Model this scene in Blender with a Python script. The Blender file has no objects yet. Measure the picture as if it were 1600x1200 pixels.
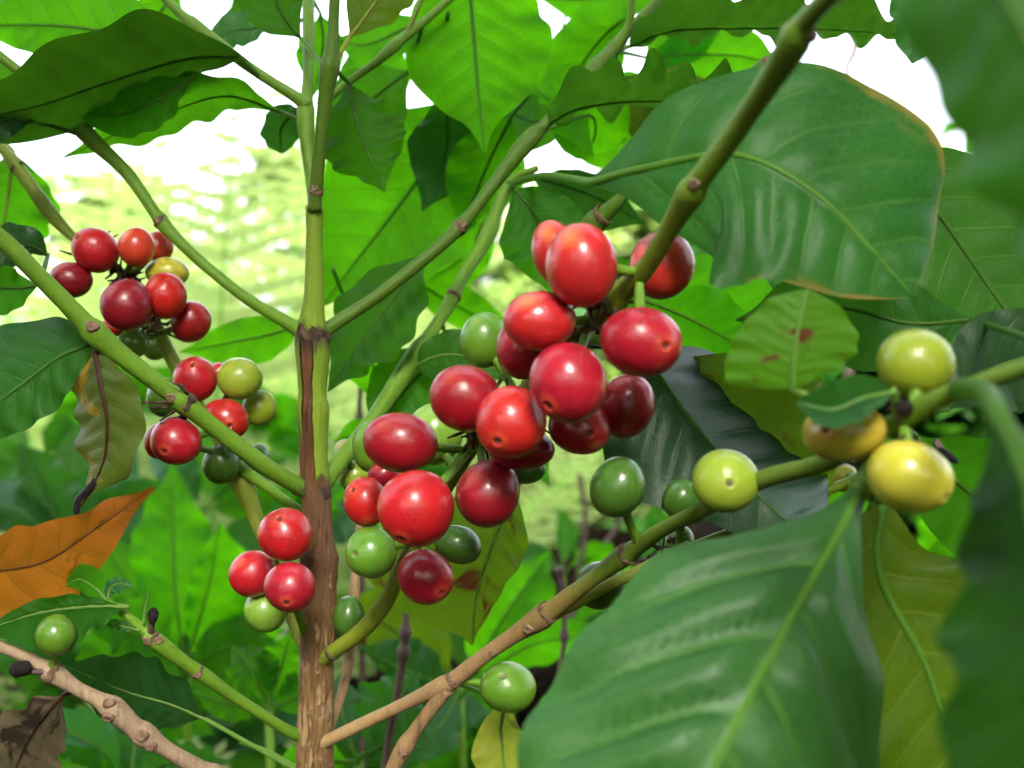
import bpy, math, random
import numpy as np
from mathutils import Vector, Matrix

S = bpy.context.scene
COL = S.collection
rnd = random.Random(11)
PI = math.pi

# ------------------------------------------------------------------ camera, world, sun, exposure
FPX, CX, CY, CZ = 1716.0, 800.0, 600.0, 0.6       # focal length in pixels of the 1600x1200 frame, camera height
cam_d = bpy.data.cameras.new('camera')
cam = bpy.data.objects.new('camera', cam_d); COL.objects.link(cam)
cam.location = (0, 0, CZ); cam.rotation_euler = (PI/2, 0, 0)
cam_d.sensor_width = 36; cam_d.lens = 36*FPX/1600
cam_d.clip_start = 0.01; cam_d.clip_end = 500
cam_d.dof.use_dof = True; cam_d.dof.focus_distance = 0.30; cam_d.dof.aperture_fstop = 13
S.camera = cam

SUN_EL, SUN_AZ = math.radians(40), math.radians(178)   # azimuth from +Y towards +X : behind the camera, through the gap shaped in the added trees
w = bpy.data.worlds.new('World'); S.world = w; w.use_nodes = True
wn = w.node_tree.nodes; wl_ = w.node_tree.links
sky = wn.new('ShaderNodeTexSky'); sky.sky_type = 'NISHITA'; sky.sun_disc = False
sky.sun_elevation = SUN_EL; sky.sun_rotation = SUN_AZ; sky.altitude = 0
sky.air_density = 1.0; sky.dust_density = 6.0; sky.ozone_density = 1.0
bg = wn['Background']; bg.inputs['Strength'].default_value = 0.15
hz = wn.new('ShaderNodeHueSaturation'); hz.inputs['Saturation'].default_value = .35      # thin overcast: the blue is mostly veiled
wl_.new(sky.outputs['Color'], hz.inputs['Color']); wl_.new(hz.outputs['Color'], bg.inputs['Color'])

sd = bpy.data.lights.new('sun', 'SUN'); sd.energy = 1.1; sd.angle = math.radians(20); sd.color = (1, .95, .87)
sun = bpy.data.objects.new('sun', sd); COL.objects.link(sun)
sv = Vector((math.sin(SUN_AZ)*math.cos(SUN_EL), math.cos(SUN_AZ)*math.cos(SUN_EL), math.sin(SUN_EL)))
sun.rotation_euler = sv.to_track_quat('Z', 'Y').to_euler(); sun.location = (0, -3, 5)

S.view_settings.view_transform = 'Standard'; S.view_settings.look = 'None'
S.view_settings.gamma = 1; S.view_settings.use_curve_mapping = False
S.view_settings.exposure = 2.9
S.render.engine = 'CYCLES'
S.cycles.max_bounces = 8; S.cycles.transmission_bounces = 6; S.cycles.diffuse_bounces = 4
S.cycles.use_denoising = True

# ------------------------------------------------------------------ helpers
def P(px, py, d):
    return np.array(((px-CX)/FPX*d, d, CZ-(py-CY)/FPX*d))

WORLD = {}
def put(o, origin, parent):
    """origin is a world position; parents are never rotated"""
    COL.objects.link(o)
    origin = Vector(origin)
    WORLD[o.name] = origin
    if parent is not None:
        o.parent = parent; o.location = origin - WORLD[parent.name]
    else:
        o.location = origin
    return o

def tag(o, label=None, cat=None, group=None, kind=None):
    if label: o['label'] = label
    if cat: o['category'] = cat
    if group: o['group'] = group
    if kind: o['kind'] = kind
    return o

def empty(name, origin, parent=None, **k):
    o = bpy.data.objects.new(name, None); o.empty_display_size = .01
    put(o, origin, parent); return tag(o, **k)

def mesh(name, V, F, mat, parent=None, origin=None, uv=None, attrs=None, smooth=True):
    V = np.asarray(V, dtype=float)
    if origin is None: origin = V.mean(axis=0)
    origin = np.asarray(origin, dtype=float)
    me = bpy.data.meshes.new(name)
    me.from_pydata((V-origin).tolist(), [], [list(f) for f in F])
    if uv is not None:
        l = me.uv_layers.new(name='UVMap')
        idx = np.empty(len(me.loops), dtype=np.int32); me.loops.foreach_get('vertex_index', idx)
        l.data.foreach_set('uv', np.asarray(uv, dtype=np.float32)[idx].ravel())
    if attrs:
        for an, av in attrs.items():
            a = me.attributes.new(an, 'FLOAT', 'POINT'); a.data.foreach_set('value', np.asarray(av, dtype=np.float32))
    if smooth: me.polygons.foreach_set('use_smooth', [True]*len(me.polygons))
    if mat: me.materials.append(mat)
    o = bpy.data.objects.new(name, me)
    return put(o, origin, parent)

def spline(pts, n):
    """n samples evenly spaced along a Catmull-Rom curve through pts (any dimension)"""
    p = np.asarray(pts, dtype=float)
    if len(p) == 2:
        t = np.linspace(0, 1, n)[:, None]; return p[0]*(1-t)+p[1]*t
    q = np.vstack([2*p[0]-p[1], p, 2*p[-1]-p[-2]])
    out = []
    for i in range(1, len(q)-2):
        a, b, c, d = q[i-1], q[i], q[i+1], q[i+2]
        for t in np.linspace(0, 1, 24, endpoint=False):
            out.append(.5*((2*b)+(-a+c)*t+(2*a-5*b+4*c-d)*t*t+(-a+3*b-3*c+d)*t**3))
    out.append(q[-2]); out = np.array(out)
    k = min(2, p.shape[1])
    s = np.concatenate([[0], np.cumsum(np.linalg.norm(np.diff(out[:, :k], axis=0), axis=1))])
    if s[-1] <= 0: s = np.linspace(0, 1, len(out))
    u = np.linspace(0, s[-1], n)
    return np.stack([np.interp(u, s, out[:, j]) for j in range(p.shape[1])], axis=1)

def spline3(pts, n):
    p = np.asarray(pts, float); o = spline(p, max(60, n*2))
    s = np.concatenate([[0], np.cumsum(np.linalg.norm(np.diff(o[:, :3], axis=0), axis=1))])
    u = np.linspace(0, s[-1], n)
    return np.stack([np.interp(u, s, o[:, j]) for j in range(p.shape[1])], axis=1)

def tube(C, R, sides=10, caps=True, rough=0.0, seed=0):
    C = np.asarray(C, float); n = len(C); R = np.broadcast_to(np.asarray(R, float), (n,))
    T = np.gradient(C, axis=0); T /= np.linalg.norm(T, axis=1)[:, None]+1e-12
    ref = np.array((0., 1, 0)) if abs(T[0][1]) < .8 else np.array((1., 0, 0))
    N = np.cross(T[0], ref); N /= np.linalg.norm(N)
    rg = np.random.RandomState(seed)
    V, UV, TT = [], [], []
    s = np.concatenate([[0], np.cumsum(np.linalg.norm(np.diff(C, axis=0), axis=1))])
    ph = rg.rand(4)*6.28
    for i in range(n):
        N = N-T[i]*N.dot(T[i]); N /= np.linalg.norm(N)+1e-12
        B = np.cross(T[i], N)
        for k in range(sides):
            a = 2*PI*k/sides
            r = R[i]
            if rough: r *= 1+rough*(.5*math.sin(3*a+ph[0]+s[i]*300)+.5*math.sin(2*a-ph[1]+s[i]*140)+rg.uniform(-.5, .5))
            V.append(C[i]+r*(math.cos(a)*N+math.sin(a)*B)); UV.append((s[i], k/sides)); TT.append(i/(n-1))
    F = []
    for i in range(n-1):
        for k in range(sides):
            k2 = (k+1) % sides
            F.append((i*sides+k, i*sides+k2, (i+1)*sides+k2, (i+1)*sides+k))
    if caps:
        F.append(tuple(range(sides-1, -1, -1))); F.append(tuple((n-1)*sides+k for k in range(sides)))
    return np.array(V), F, np.array(UV), np.array(TT)

# ------------------------------------------------------------------ materials
def new_mat(name):
    m = bpy.data.materials.new(name); m.use_nodes = True
    nt = m.node_tree; nt.nodes.clear()
    return m, nt
class G:
    def __init__(s, nt): s.nt = nt
    def n(s, t, **k):
        x = s.nt.nodes.new('ShaderNode'+t)
        for a, b in k.items(): setattr(x, a, b)
        return x
    def inp(s, sock, v):
        if isinstance(v, bpy.types.NodeSocket): s.nt.links.new(v, sock)
        elif isinstance(v, (tuple, list)) and len(v) == 3 and sock.type == 'RGBA': sock.default_value = (*v, 1)
        else: sock.default_value = v
    def m(s, op, a, b=None, c=None, clamp=False):
        x = s.n('Math', operation=op, use_clamp=clamp); s.inp(x.inputs[0], a)
        if b is not None: s.inp(x.inputs[1], b)
        if c is not None: s.inp(x.inputs[2], c)
        return x.outputs[0]
    def ss(s, v, a, b, lo=0., hi=1.):
        x = s.n('MapRange', interpolation_type='SMOOTHSTEP'); s.inp(x.inputs[0], v)
        for i, q in enumerate((a, b, lo, hi)): s.inp(x.inputs[1+i], q)
        return x.outputs[0]
    def mix(s, f, a, b, mode='MIX'):
        x = s.n('Mix', data_type='RGBA', blend_type=mode); s.inp(x.inputs['Factor'], f)
        s.inp(x.inputs[6], a); s.inp(x.inputs[7], b); return x.outputs[2]
    def noise(s, vec, scale, detail=3, rough=.5, out=0, dist=0.):
        x = s.n('TexNoise'); s.inp(x.inputs['Vector'], vec); x.inputs['Scale'].default_value = scale
        x.inputs['Detail'].default_value = detail; x.inputs['Roughness'].default_value = rough; x.inputs['Distortion'].default_value = dist
        return x.outputs[out]
    def vec(s, x, y, z=0.):
        c = s.n('CombineXYZ'); s.inp(c.inputs[0], x); s.inp(c.inputs[1], y); s.inp(c.inputs[2], z); return c.outputs[0]
    def bump(s, h, strength, dist):
        b = s.n('Bump'); b.inputs['Strength'].default_value = strength; b.inputs['Distance'].default_value = dist
        s.inp(b.inputs['Height'], h); return b.outputs[0]
    def pbsdf(s, col, rough=.4, normal=None, **k):
        p = s.n('BsdfPrincipled'); s.inp(p.inputs['Base Color'], col); s.inp(p.inputs['Roughness'], rough)
        if normal is not None: s.inp(p.inputs['Normal'], normal)
        for a, b in k.items(): s.inp(p.inputs[a.replace('_', ' ')], b)
        return p.outputs[0]
    def out(s, sh):
        o = s.n('OutputMaterial'); s.nt.links.new(sh, o.inputs['Surface'])

def leaf_mat(name, base, base2, trans, mixf=.42, vein=None, vamt=.5, rough=.36, patch=None, edge=None, N=9, spec=.18, patch_scale=6., patch_at=.62, bump=.34, tk=.80):
    m, nt = new_mat(name); g = G(nt)
    uvn = g.n('UVMap'); uvn.uv_map = 'UVMap'
    sx = g.n('SeparateXYZ'); nt.links.new(uvn.outputs[0], sx.inputs[0])
    u, v = sx.outputs[0], sx.outputs[1]
    a = g.m('ABSOLUTE', g.m('MULTIPLY_ADD', v, 2., -1.))
    oi = g.n('ObjectInfo').outputs['Random']
    tc = g.n('TexCoord').outputs['Object']
    jit = g.m('MULTIPLY_ADD', g.noise(tc, 60., 2), .3, -.15)
    va = g.n('Attribute'); va.attribute_name = 'vein'
    t = g.m('ADD', va.outputs['Fac'], jit)
    t = g.m('ADD', t, g.m('MULTIPLY', g.m('GREATER_THAN', v, .5), .35))
    fr = g.m('FRACT', g.m('ADD', t, 40.))
    dist = g.m('SUBTRACT', .5, g.m('ABSOLUTE', g.m('SUBTRACT', fr, .5)))
    wdt = g.m('MULTIPLY_ADD', a, -.05, .085)
    sv = g.m('SUBTRACT', 1., g.ss(dist, 0., wdt))
    sv = g.m('MULTIPLY', sv, g.ss(a, .93, .7))
    mv = g.m('SUBTRACT', 1., g.ss(a, .01, .05))
    vm = g.m('MAXIMUM', g.m('MULTIPLY', sv, .7), mv)
    vo = g.n('TexVoronoi', feature='DISTANCE_TO_EDGE'); g.inp(vo.inputs['Vector'], g.vec(g.m('MULTIPLY', u, 46.), g.m('MULTIPLY', v, 26.), g.m('MULTIPLY', oi, 30.)))
    vo.inputs['Scale'].default_value = 1.
    ter = g.m('SUBTRACT', 1., g.ss(vo.outputs['Distance'], 0., .12))
    nz = g.noise(tc, 45., 4, .6); nz2 = g.noise(tc, 400., 3, .6)
    c = g.mix(g.ss(nz, .3, .7), base, base2)
    hsv = g.n('HueSaturation'); g.inp(hsv.inputs['Color'], c)
    g.inp(hsv.inputs['Hue'], g.m('MULTIPLY_ADD', oi, .03, .485)); g.inp(hsv.inputs['Value'], g.m('MULTIPLY_ADD', oi, .3, .85))
    c = hsv.outputs['Color']
    c = g.mix(g.m('MULTIPLY', nz2, .22), c, (.0, .0, .0), 'MIX')
    c = g.mix(g.m('MULTIPLY', ter, .22), c, vein or base2)
    c = g.mix(g.m('MULTIPLY', vm, vamt*.7), c, vein or base2)
    trans = tuple(x*tk for x in trans)
    tcol = g.mix(g.ss(g.noise(tc, 28., 5, .65), .25, .75), trans, tuple(x*.55 for x in trans))
    tcol = g.mix(g.m('MULTIPLY', ter, .22), tcol, (.05, .12, .01))
    tcol = g.mix(g.m('MULTIPLY', vm, .42), tcol, (.06, .14, .012))
    if not patch: patch, patch_at, patch_scale = (.13, .085, .02), .715, 8.
    if patch:
        pn = g.noise(g.vec(u, g.m('MULTIPLY', v, .6), g.m('MULTIPLY', oi, 9.)), patch_scale, 5, .62, dist=.6)
        pm = g.ss(pn, patch_at, patch_at+.09)
        c = g.mix(pm, c, patch); tcol = g.mix(pm, tcol, tuple(x*.8 for x in patch))
    if edge:
        en = g.m('ADD', a, g.m('MULTIPLY_ADD', g.noise(g.vec(u, v), 9., 4), .5, -.25))
        em = g.m('MULTIPLY', g.ss(en, .86, 1.02), g.ss(g.m('ADD', g.noise(g.vec(u, v), 4.5, 4), g.m('MULTIPLY_ADD', u, .5, -.4)), .36, .52))
        c = g.mix(em, c, edge); tcol = g.mix(em, tcol, edge)
    # small specks
    sp = g.n('TexVoronoi'); g.inp(sp.inputs['Vector'], tc); sp.inputs['Scale'].default_value = 170.
    spm = g.m('MULTIPLY', g.m('SUBTRACT', 1., g.ss(sp.outputs['Distance'], .06, .14)), .35)
    c = g.mix(spm, c, (.06, .045, .02))
    h = g.m('ADD', g.m('MULTIPLY', vm, -.6), g.m('ADD', g.m('MULTIPLY', ter, -.12), g.m('MULTIPLY', nz2, .18)))
    nr = g.bump(h, bump, .0006)
    ro = g.m('MULTIPLY_ADD', nz, .22, rough-.08)
    pb = g.pbsdf(c, ro, nr, Specular_IOR_Level=spec)
    tr = g.n('BsdfTranslucent'); g.inp(tr.inputs['Color'], tcol); g.inp(tr.inputs['Normal'], nr)
    mx = g.n('MixShader'); mx.inputs[0].default_value = mixf
    nt.links.new(pb, mx.inputs[1]); nt.links.new(tr.outputs[0], mx.inputs[2])
    g.out(mx.outputs[0]); return m

def cherry_mat(name, base, base2, pole, speck=(.75, .45, .3), rough=.27, sss=.12, spk=.25):
    m, nt = new_mat(name); g = G(nt)
    tc = g.n('TexCoord').outputs['Object']; oi = g.n('ObjectInfo').outputs['Random']
    at = g.n('Attribute'); at.attribute_name = 'pole'; p = at.outputs['Fac']
    off = g.n('VectorMath', operation='ADD'); nt.links.new(tc, off.inputs[0]); g.inp(off.inputs[1], g.vec(oi, oi, oi))
    o = off.outputs[0]
    n1 = g.noise(o, 130., 3, .55); n2 = g.noise(o, 700., 3, .6)
    c = g.mix(g.ss(n1, .3, .72), base, base2)
    hsv = g.n('HueSaturation'); g.inp(hsv.inputs['Color'], c)
    g.inp(hsv.inputs['Hue'], g.m('MULTIPLY_ADD', oi, .008, .496)); g.inp(hsv.inputs['Value'], g.m('MULTIPLY_ADD', oi, .3, .85))
    c = hsv.outputs['Color']
    c = g.mix(g.m('MULTIPLY', g.ss(g.m('ADD', p, g.m('MULTIPLY', n1, .2)), .93, 1.1), .7), c, pole)
    c = g.mix(g.m('MULTIPLY', g.ss(p, .14, .06), .35), c, pole)
    vo = g.n('TexVoronoi'); g.inp(vo.inputs['Vector'], o); vo.inputs['Scale'].default_value = 1100.
    sm = g.m('MULTIPLY', g.m('SUBTRACT', 1., g.ss(vo.outputs['Distance'], .10, .22)), spk*.6)
    c = g.mix(g.m('MULTIPLY', sm, g.ss(n1, .4, .6)), c, speck)
    blem = g.ss(g.noise(o, 210., 5, .7), .70, .78)
    c = g.mix(g.m('MULTIPLY', blem, .45), c, (.09, .03, .015))
    nr = g.bump(g.m('ADD', g.m('MULTIPLY', n2, .35), g.m('MULTIPLY', n1, 1.6)), .22, .0007)
    pb = g.pbsdf(c, g.m('MULTIPLY_ADD', g.noise(o, 260., 4, .65), .36, rough-.08), nr, Subsurface_Weight=sss, Subsurface_Radius=(1., .35, .2), Subsurface_Scale=.0022,
                 Specular_IOR_Level=.36, Coat_Weight=g.ss(g.noise(o, 170., 4, .65), .32, .68, .08, .6), Coat_Roughness=.17)
    g.out(pb); return m

def bark_mat(name, stops, rough=.5, rings=.3, streak=.4, bump=.5):
    """stops: [(position along the branch, colour)]"""
    m, nt = new_mat(name); g = G(nt)
    at = g.n('Attribute'); at.attribute_name = 'along'
    uvn = g.n('UVMap'); uvn.uv_map = 'UVMap'; sx = g.n('SeparateXYZ'); nt.links.new(uvn.outputs[0], sx.inputs[0])
    tc = g.n('TexCoord').outputs['Object']
    n1 = g.noise(tc, 110., 4, .6); n2 = g.noise(tc, 900., 3, .6)
    mp = g.n('Mapping'); nt.links.new(tc, mp.inputs[0]); mp.inputs['Scale'].default_value = (700, 700, 90)
    n3 = g.noise(mp.outputs[0], 1., 4, .6)
    r = g.n('ValToRGB'); g.inp(r.inputs[0], g.m('ADD', at.outputs['Fac'], g.m('MULTIPLY_ADD', n1, .12, -.06)))
    el = r.color_ramp.elements
    while len(el) < len(stops): el.new(.5)
    for e, (p, c) in zip(el, stops): e.position = p; e.color = (*c, 1)
    c = r.outputs[0]
    c = g.mix(g.m('MULTIPLY', g.ss(n3, .45, .75), streak), c, g.mix(.6, c, (.03, .02, .012)))
    c = g.mix(g.m('MULTIPLY', g.ss(n1, .5, .8), streak*.6), c, g.mix(.5, c, (.35, .3, .16)))
    sp = g.n('TexVoronoi'); g.inp(sp.inputs['Vector'], tc); sp.inputs['Scale'].default_value = 420.
    c = g.mix(g.m('MULTIPLY', g.m('SUBTRACT', 1., g.ss(sp.outputs['Distance'], .1, .2)), .35), c, (.07, .05, .03))
    h = g.m('ADD', g.m('MULTIPLY', n3, .6), g.m('MULTIPLY', n2, .5))
    g.out(g.pbsdf(c, rough, g.bump(h, bump, .0007), Specular_IOR_Level=.22)); return m

def stem_mat():
    m, nt = new_mat('stem_bark'); g = G(nt)
    tc = g.n('TexCoord').outputs['Object']; sx = g.n('SeparateXYZ'); nt.links.new(tc, sx.inputs[0])
    uvn = g.n('UVMap'); uvn.uv_map = 'UVMap'; s2 = g.n('SeparateXYZ'); nt.links.new(uvn.outputs[0], s2.inputs[0])
    at = g.n('Attribute'); at.attribute_name = 'py'; py = g.m('ADD', at.outputs['Fac'], 0.)     # heights along the stem
    ax = g.n('Attribute'); ax.attribute_name = 'side'; side = ax.outputs['Fac']
    n1 = g.noise(tc, 90., 5, .6); n2 = g.noise(tc, 900., 4, .65)
    mp = g.n('Mapping'); nt.links.new(tc, mp.inputs[0]); mp.inputs['Scale'].default_value = (420, 420, 45)
    n3 = g.noise(mp.outputs[0], 1., 5, .65, dist=.4)
    mp2 = g.n('Mapping'); nt.links.new(tc, mp2.inputs[0]); mp2.inputs['Scale'].default_value = (1300, 1300, 160)
    n4 = g.noise(mp2.outputs[0], 1., 4, .6)
    green = g.mix(n1, (.11, .19, .012), (.19, .27, .025))
    tan = g.mix(g.ss(n3, .35, .7), (.25, .15, .06), (.12, .06, .024))
    tan = g.mix(g.m('MULTIPLY', g.ss(n4, .45, .7), .7), tan, (.09, .045, .02))
    tan = g.mix(g.ss(n1, .55, .75), tan, (.45, .33, .2))
    strip = g.mix(g.ss(n3, .4, .7), (.16, .07, .03), (.09, .04, .02))
    pj = g.m('ADD', py, g.m('MULTIPLY_ADD', n3, 60., -30.))
    barkmask = g.ss(pj, 744., 752.)                     # below: bark; above: green
    brown_dark = g.mix(g.ss(pj, 1000., 860.), tan, g.mix(g.m('MULTIPLY', n3, .9), (.17, .085, .04), (.11, .055, .03)))
    inner = g.m('MULTIPLY', g.ss(pj, 500., 540.), g.m('SUBTRACT', 1., g.ss(g.m('ADD', side, g.m('MULTIPLY_ADD', n1, .5, -.25)), .10, .2)))
    inner = g.m('MULTIPLY', inner, g.m('SUBTRACT', 1., g.m('MULTIPLY', g.ss(side, -.45, -.6), g.ss(pj, 700., 640.))))
    c = g.mix(inner, green, strip)
    c = g.mix(barkmask, c, brown_dark)
    node = g.m('MULTIPLY', g.ss(pj, 505., 520.), g.ss(pj, 560., 530.))
    c = g.mix(g.m('MULTIPLY', node, .85), c, (.035, .02, .015))
    h = g.m('ADD', n3, g.m('MULTIPLY', n4, .6))
    g.out(g.pbsdf(c, .6, g.bump(g.m('MULTIPLY', h, g.m('MULTIPLY_ADD', g.m('MAXIMUM', barkmask, inner), .85, .15)), 1., .0032), Specular_IOR_Level=.15)); return m

def plain_mat(name, col, col2=None, rough=.6, scale=120., bump=.4, dist=.001, spec=.12):
    m, nt = new_mat(name); g = G(nt)
    tc = g.n('TexCoord').outputs['Object']
    n1 = g.noise(tc, scale, 5, .6)
    c = g.mix(g.ss(n1, .3, .7), col, col2 or tuple(x*.6 for x in col))
    g.out(g.pbsdf(c, rough, g.bump(g.noise(tc, scale*5, 3), bump, dist), Specular_IOR_Level=spec)); return m

ML = {
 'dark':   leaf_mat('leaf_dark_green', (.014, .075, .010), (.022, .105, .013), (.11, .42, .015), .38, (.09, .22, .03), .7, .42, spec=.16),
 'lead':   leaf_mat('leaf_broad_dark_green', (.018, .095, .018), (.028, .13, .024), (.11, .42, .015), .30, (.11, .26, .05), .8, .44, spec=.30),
 'shade':  leaf_mat('leaf_shaded_green', (.007, .030, .005), (.010, .042, .006), (.07, .27, .006), .34, (.04, .10, .012), .6, .42, spec=.1),  # darker copy of the leaf green, with the shade put into its colour
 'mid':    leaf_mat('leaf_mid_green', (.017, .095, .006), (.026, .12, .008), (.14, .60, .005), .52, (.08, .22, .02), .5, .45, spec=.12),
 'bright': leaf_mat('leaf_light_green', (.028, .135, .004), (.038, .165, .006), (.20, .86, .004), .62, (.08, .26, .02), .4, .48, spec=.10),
 'glow':   leaf_mat('leaf_backlit_green', (.038, .165, .003), (.05, .195, .004), (.24, .98, .004), .70, (.09, .28, .02), .35, .48, spec=.09),  # brighter copy of the leaf green; transmission colour raised to carry the backlight
 'yellow': leaf_mat('leaf_yellow_green', (.20, .25, .02), (.25, .28, .03), (.58, .70, .05), .5, (.25, .25, .06), .4, .45, patch=(.22, .07, .01), patch_at=.66),
 'olive':  leaf_mat('leaf_olive', (.045, .10, .005), (.065, .125, .006), (.20, .36, .006), .45, (.2, .28, .03), .6, .45, spec=.14),
 'stain':  leaf_mat('leaf_stained', (.050, .155, .007), (.07, .19, .009), (.24, .56, .010), .42, (.14, .26, .03), .5, .45, patch=(.11, .03, .008), patch_scale=3.0, patch_at=.56, spec=.25),
 'wither': leaf_mat('leaf_withering', (.055, .11, .012), (.09, .13, .02), (.32, .42, .03), .4, (.04, .02, .010), .9, .45, patch=(.34, .22, .012), patch_scale=2.6, patch_at=.57, edge=(.12, .09, .03)),
 'orange': leaf_mat('leaf_orange_dead', (.42, .15, .012), (.30, .085, .010), (.80, .30, .015), .45, (.09, .025, .008), .9, .5, patch=(.14, .055, .010), patch_scale=6., patch_at=.62),
 'edge':   leaf_mat('leaf_dark_dry_margin', (.014, .080, .012), (.022, .105, .014), (.10, .38, .015), .34, (.09, .23, .04), .6, .40, edge=(.20, .16, .03), spec=.2, patch=(.15, .10, .02), patch_at=.68, patch_scale=5.),
 'gloss':  leaf_mat('leaf_glossy_dark', (.010, .048, .011), (.015, .062, .014), (.05, .22, .015), .22, (.05, .09, .04), .5, .40, spec=.30),
 'blue':   leaf_mat('leaf_blue_green', (.016, .09, .022), (.026, .115, .03), (.09, .40, .015), .35, (.08, .2, .07), .4, .42, spec=.28),
 'spot':   leaf_mat('leaf_brown_spotted', (.058, .13, .006), (.085, .16, .008), (.27, .50, .008), .5, (.19, .28, .04), .5, .45, patch=(.10, .022, .008), patch_scale=2.6, patch_at=.545, spec=.25),
 'dead':   leaf_mat('leaf_dead_pale', (.34, .27, .18), (.24, .17, .10), (.35, .25, .12), .3, (.14, .09, .05), .6, .6, patch=(.07, .05, .03), patch_scale=4., patch_at=.5),
 'fern':   leaf_mat('fern_glare_pale', (.16, .24, .05), (.20, .27, .08), (.72, .93, .38), .55, (.2, .35, .06), .3, .5, bump=.2, spec=.05),  # green paled toward white to carry the overexposed haze of the background
}
def rib_mat(name, c):
    m, nt = new_mat(name); g = G(nt)
    n1 = g.noise(g.n('TexCoord').outputs['Object'], 300., 3)
    col = g.mix(n1, c, tuple(x*.8 for x in c))
    tr = g.n('BsdfTranslucent'); g.inp(tr.inputs['Color'], tuple(min(1, x*2.2) for x in c))
    mx = g.n('MixShader'); mx.inputs[0].default_value = .45
    nt.links.new(g.pbsdf(col, .45, Specular_IOR_Level=.2), mx.inputs[1]); nt.links.new(tr.outputs[0], mx.inputs[2]); g.out(mx.outputs[0]); return m
MR = {k: rib_mat('midrib_'+k, c) for k, c in {
 'pale': (.17, .30, .06), 'green': (.11, .25, .03), 'dim': (.07, .17, .022), 'yellow': (.30, .33, .06), 'brown': (.07, .028, .014), 'dry': (.16, .055, .012)}.items()}
MC = {
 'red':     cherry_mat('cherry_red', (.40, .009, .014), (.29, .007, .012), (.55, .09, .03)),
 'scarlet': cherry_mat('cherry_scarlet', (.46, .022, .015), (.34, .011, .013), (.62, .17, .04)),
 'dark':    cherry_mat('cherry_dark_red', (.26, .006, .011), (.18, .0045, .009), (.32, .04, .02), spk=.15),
 'orange':  cherry_mat('cherry_orange_red', (.48, .036, .017), (.38, .020, .015), (.70, .20, .05)),
 'yellow':  cherry_mat('cherry_yellow', (.42, .38, .032), (.36, .34, .026), (.55, .45, .06), (.75, .65, .3)),
 'amber':   cherry_mat('cherry_amber', (.42, .29, .026), (.34, .28, .022), (.55, .13, .03), (.75, .6, .3)),
 'lime':    cherry_mat('cherry_yellow_green', (.27, .36, .03), (.22, .32, .022), (.30, .36, .05), (.5, .5, .2)),
 'olive':   cherry_mat('cherry_olive', (.20, .26, .015), (.17, .23, .012), (.2, .26, .03), (.4, .4, .15)),
 'green':   cherry_mat('cherry_green', (.095, .22, .014), (.07, .18, .012), (.13, .26, .04), (.25, .35, .12)),
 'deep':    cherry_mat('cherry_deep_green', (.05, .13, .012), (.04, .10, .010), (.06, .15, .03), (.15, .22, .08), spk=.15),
 'fresh':   cherry_mat('cherry_fresh_green', (.17, .30, .03), (.13, .25, .025), (.20, .32, .05), (.4, .5, .2)),
}
M_navel = plain_mat('calyx_brown', (.22, .05, .035), (.07, .018, .014), .6, 900.)
M_navel_g = plain_mat('calyx_grey_green', (.20, .21, .10), (.10, .09, .05), .6, 900.)
M_scar = plain_mat('leaf_scar', (.26, .17, .11), (.12, .07, .045), .7, 700.)
M_node = plain_mat('node_dark', (.11, .07, .045), (.018, .011, .008), .7, 420.)
M_node_b = plain_mat('node_brown', (.17, .115, .06), (.07, .042, .025), .7, 420.)
M_black = plain_mat('shrivelled_black', (.014, .011, .012), (.03, .022, .02), .5, 500., .8, .002)
BR = {
 'green': bark_mat('bark_green', [(0, (.095, .20, .012)), (1, (.11, .23, .014))], streak=.15),
 'dkgreen': bark_mat('bark_dark_green', [(0, (.065, .13, .009)), (1, (.06, .14, .009))], streak=.15),
 'olive': bark_mat('bark_olive', [(0, (.17, .21, .015)), (1, (.12, .19, .012))], streak=.2),
 'front': bark_mat('bark_olive_to_green', [(0, (.17, .21, .015)), (.45, (.13, .19, .012)), (.6, (.10, .18, .011)), (1, (.10, .19, .011))], streak=.25),
 'lower': bark_mat('bark_tan_to_green', [(0, (.34, .22, .10)), (.20, (.27, .165, .07)), (.275, (.19, .13, .035)), (.325, (.10, .16, .014)), (1, (.09, .18, .012))]),
 'tan': bark_mat('bark_tan', [(0, (.29, .185, .085)), (1, (.26, .16, .07))], .6, streak=.8, bump=.9),
 'grey': bark_mat('bark_grey_tan', [(0, (.25, .17, .10)), (1, (.30, .215, .135))], .65, streak=.7, bump=.9),
 'twig': bark_mat('bark_twig', [(0, (.10, .065, .055)), (1, (.13, .09, .08))], .7, streak=.7, bump=.9),
}

# ------------------------------------------------------------------ leaf builder
PROF = [(0, .03), (.04, .10), (.10, .30), (.20, .62), (.32, .89), (.44, 1), (.56, .97), (.68, .80), (.79, .53), (.87, .29), (.93, .14), (.97, .07), (1, .015)]
BLUNT = [(0, .03), (.05, .2), (.15, .58), (.3, .92), (.45, 1), (.6, .98), (.75, .86), (.86, .62), (.94, .33), (1, .03)]
CUT = [(0, .05), (.06, .22), (.2, .62), (.4, .93), (.6, 1), (.8, 1), (1, .95)]     # goes out of frame: widest at the end
PC = {}
def prof_at(pr, u):
    s = PC.get(id(pr))
    if s is None:
        s = PC[id(pr)] = (spline([(a*4, b) for a, b in pr], 200), pr)
    s = s[0]
    return float(np.interp(u*4, s[:, 0], s[:, 1]))

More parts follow.
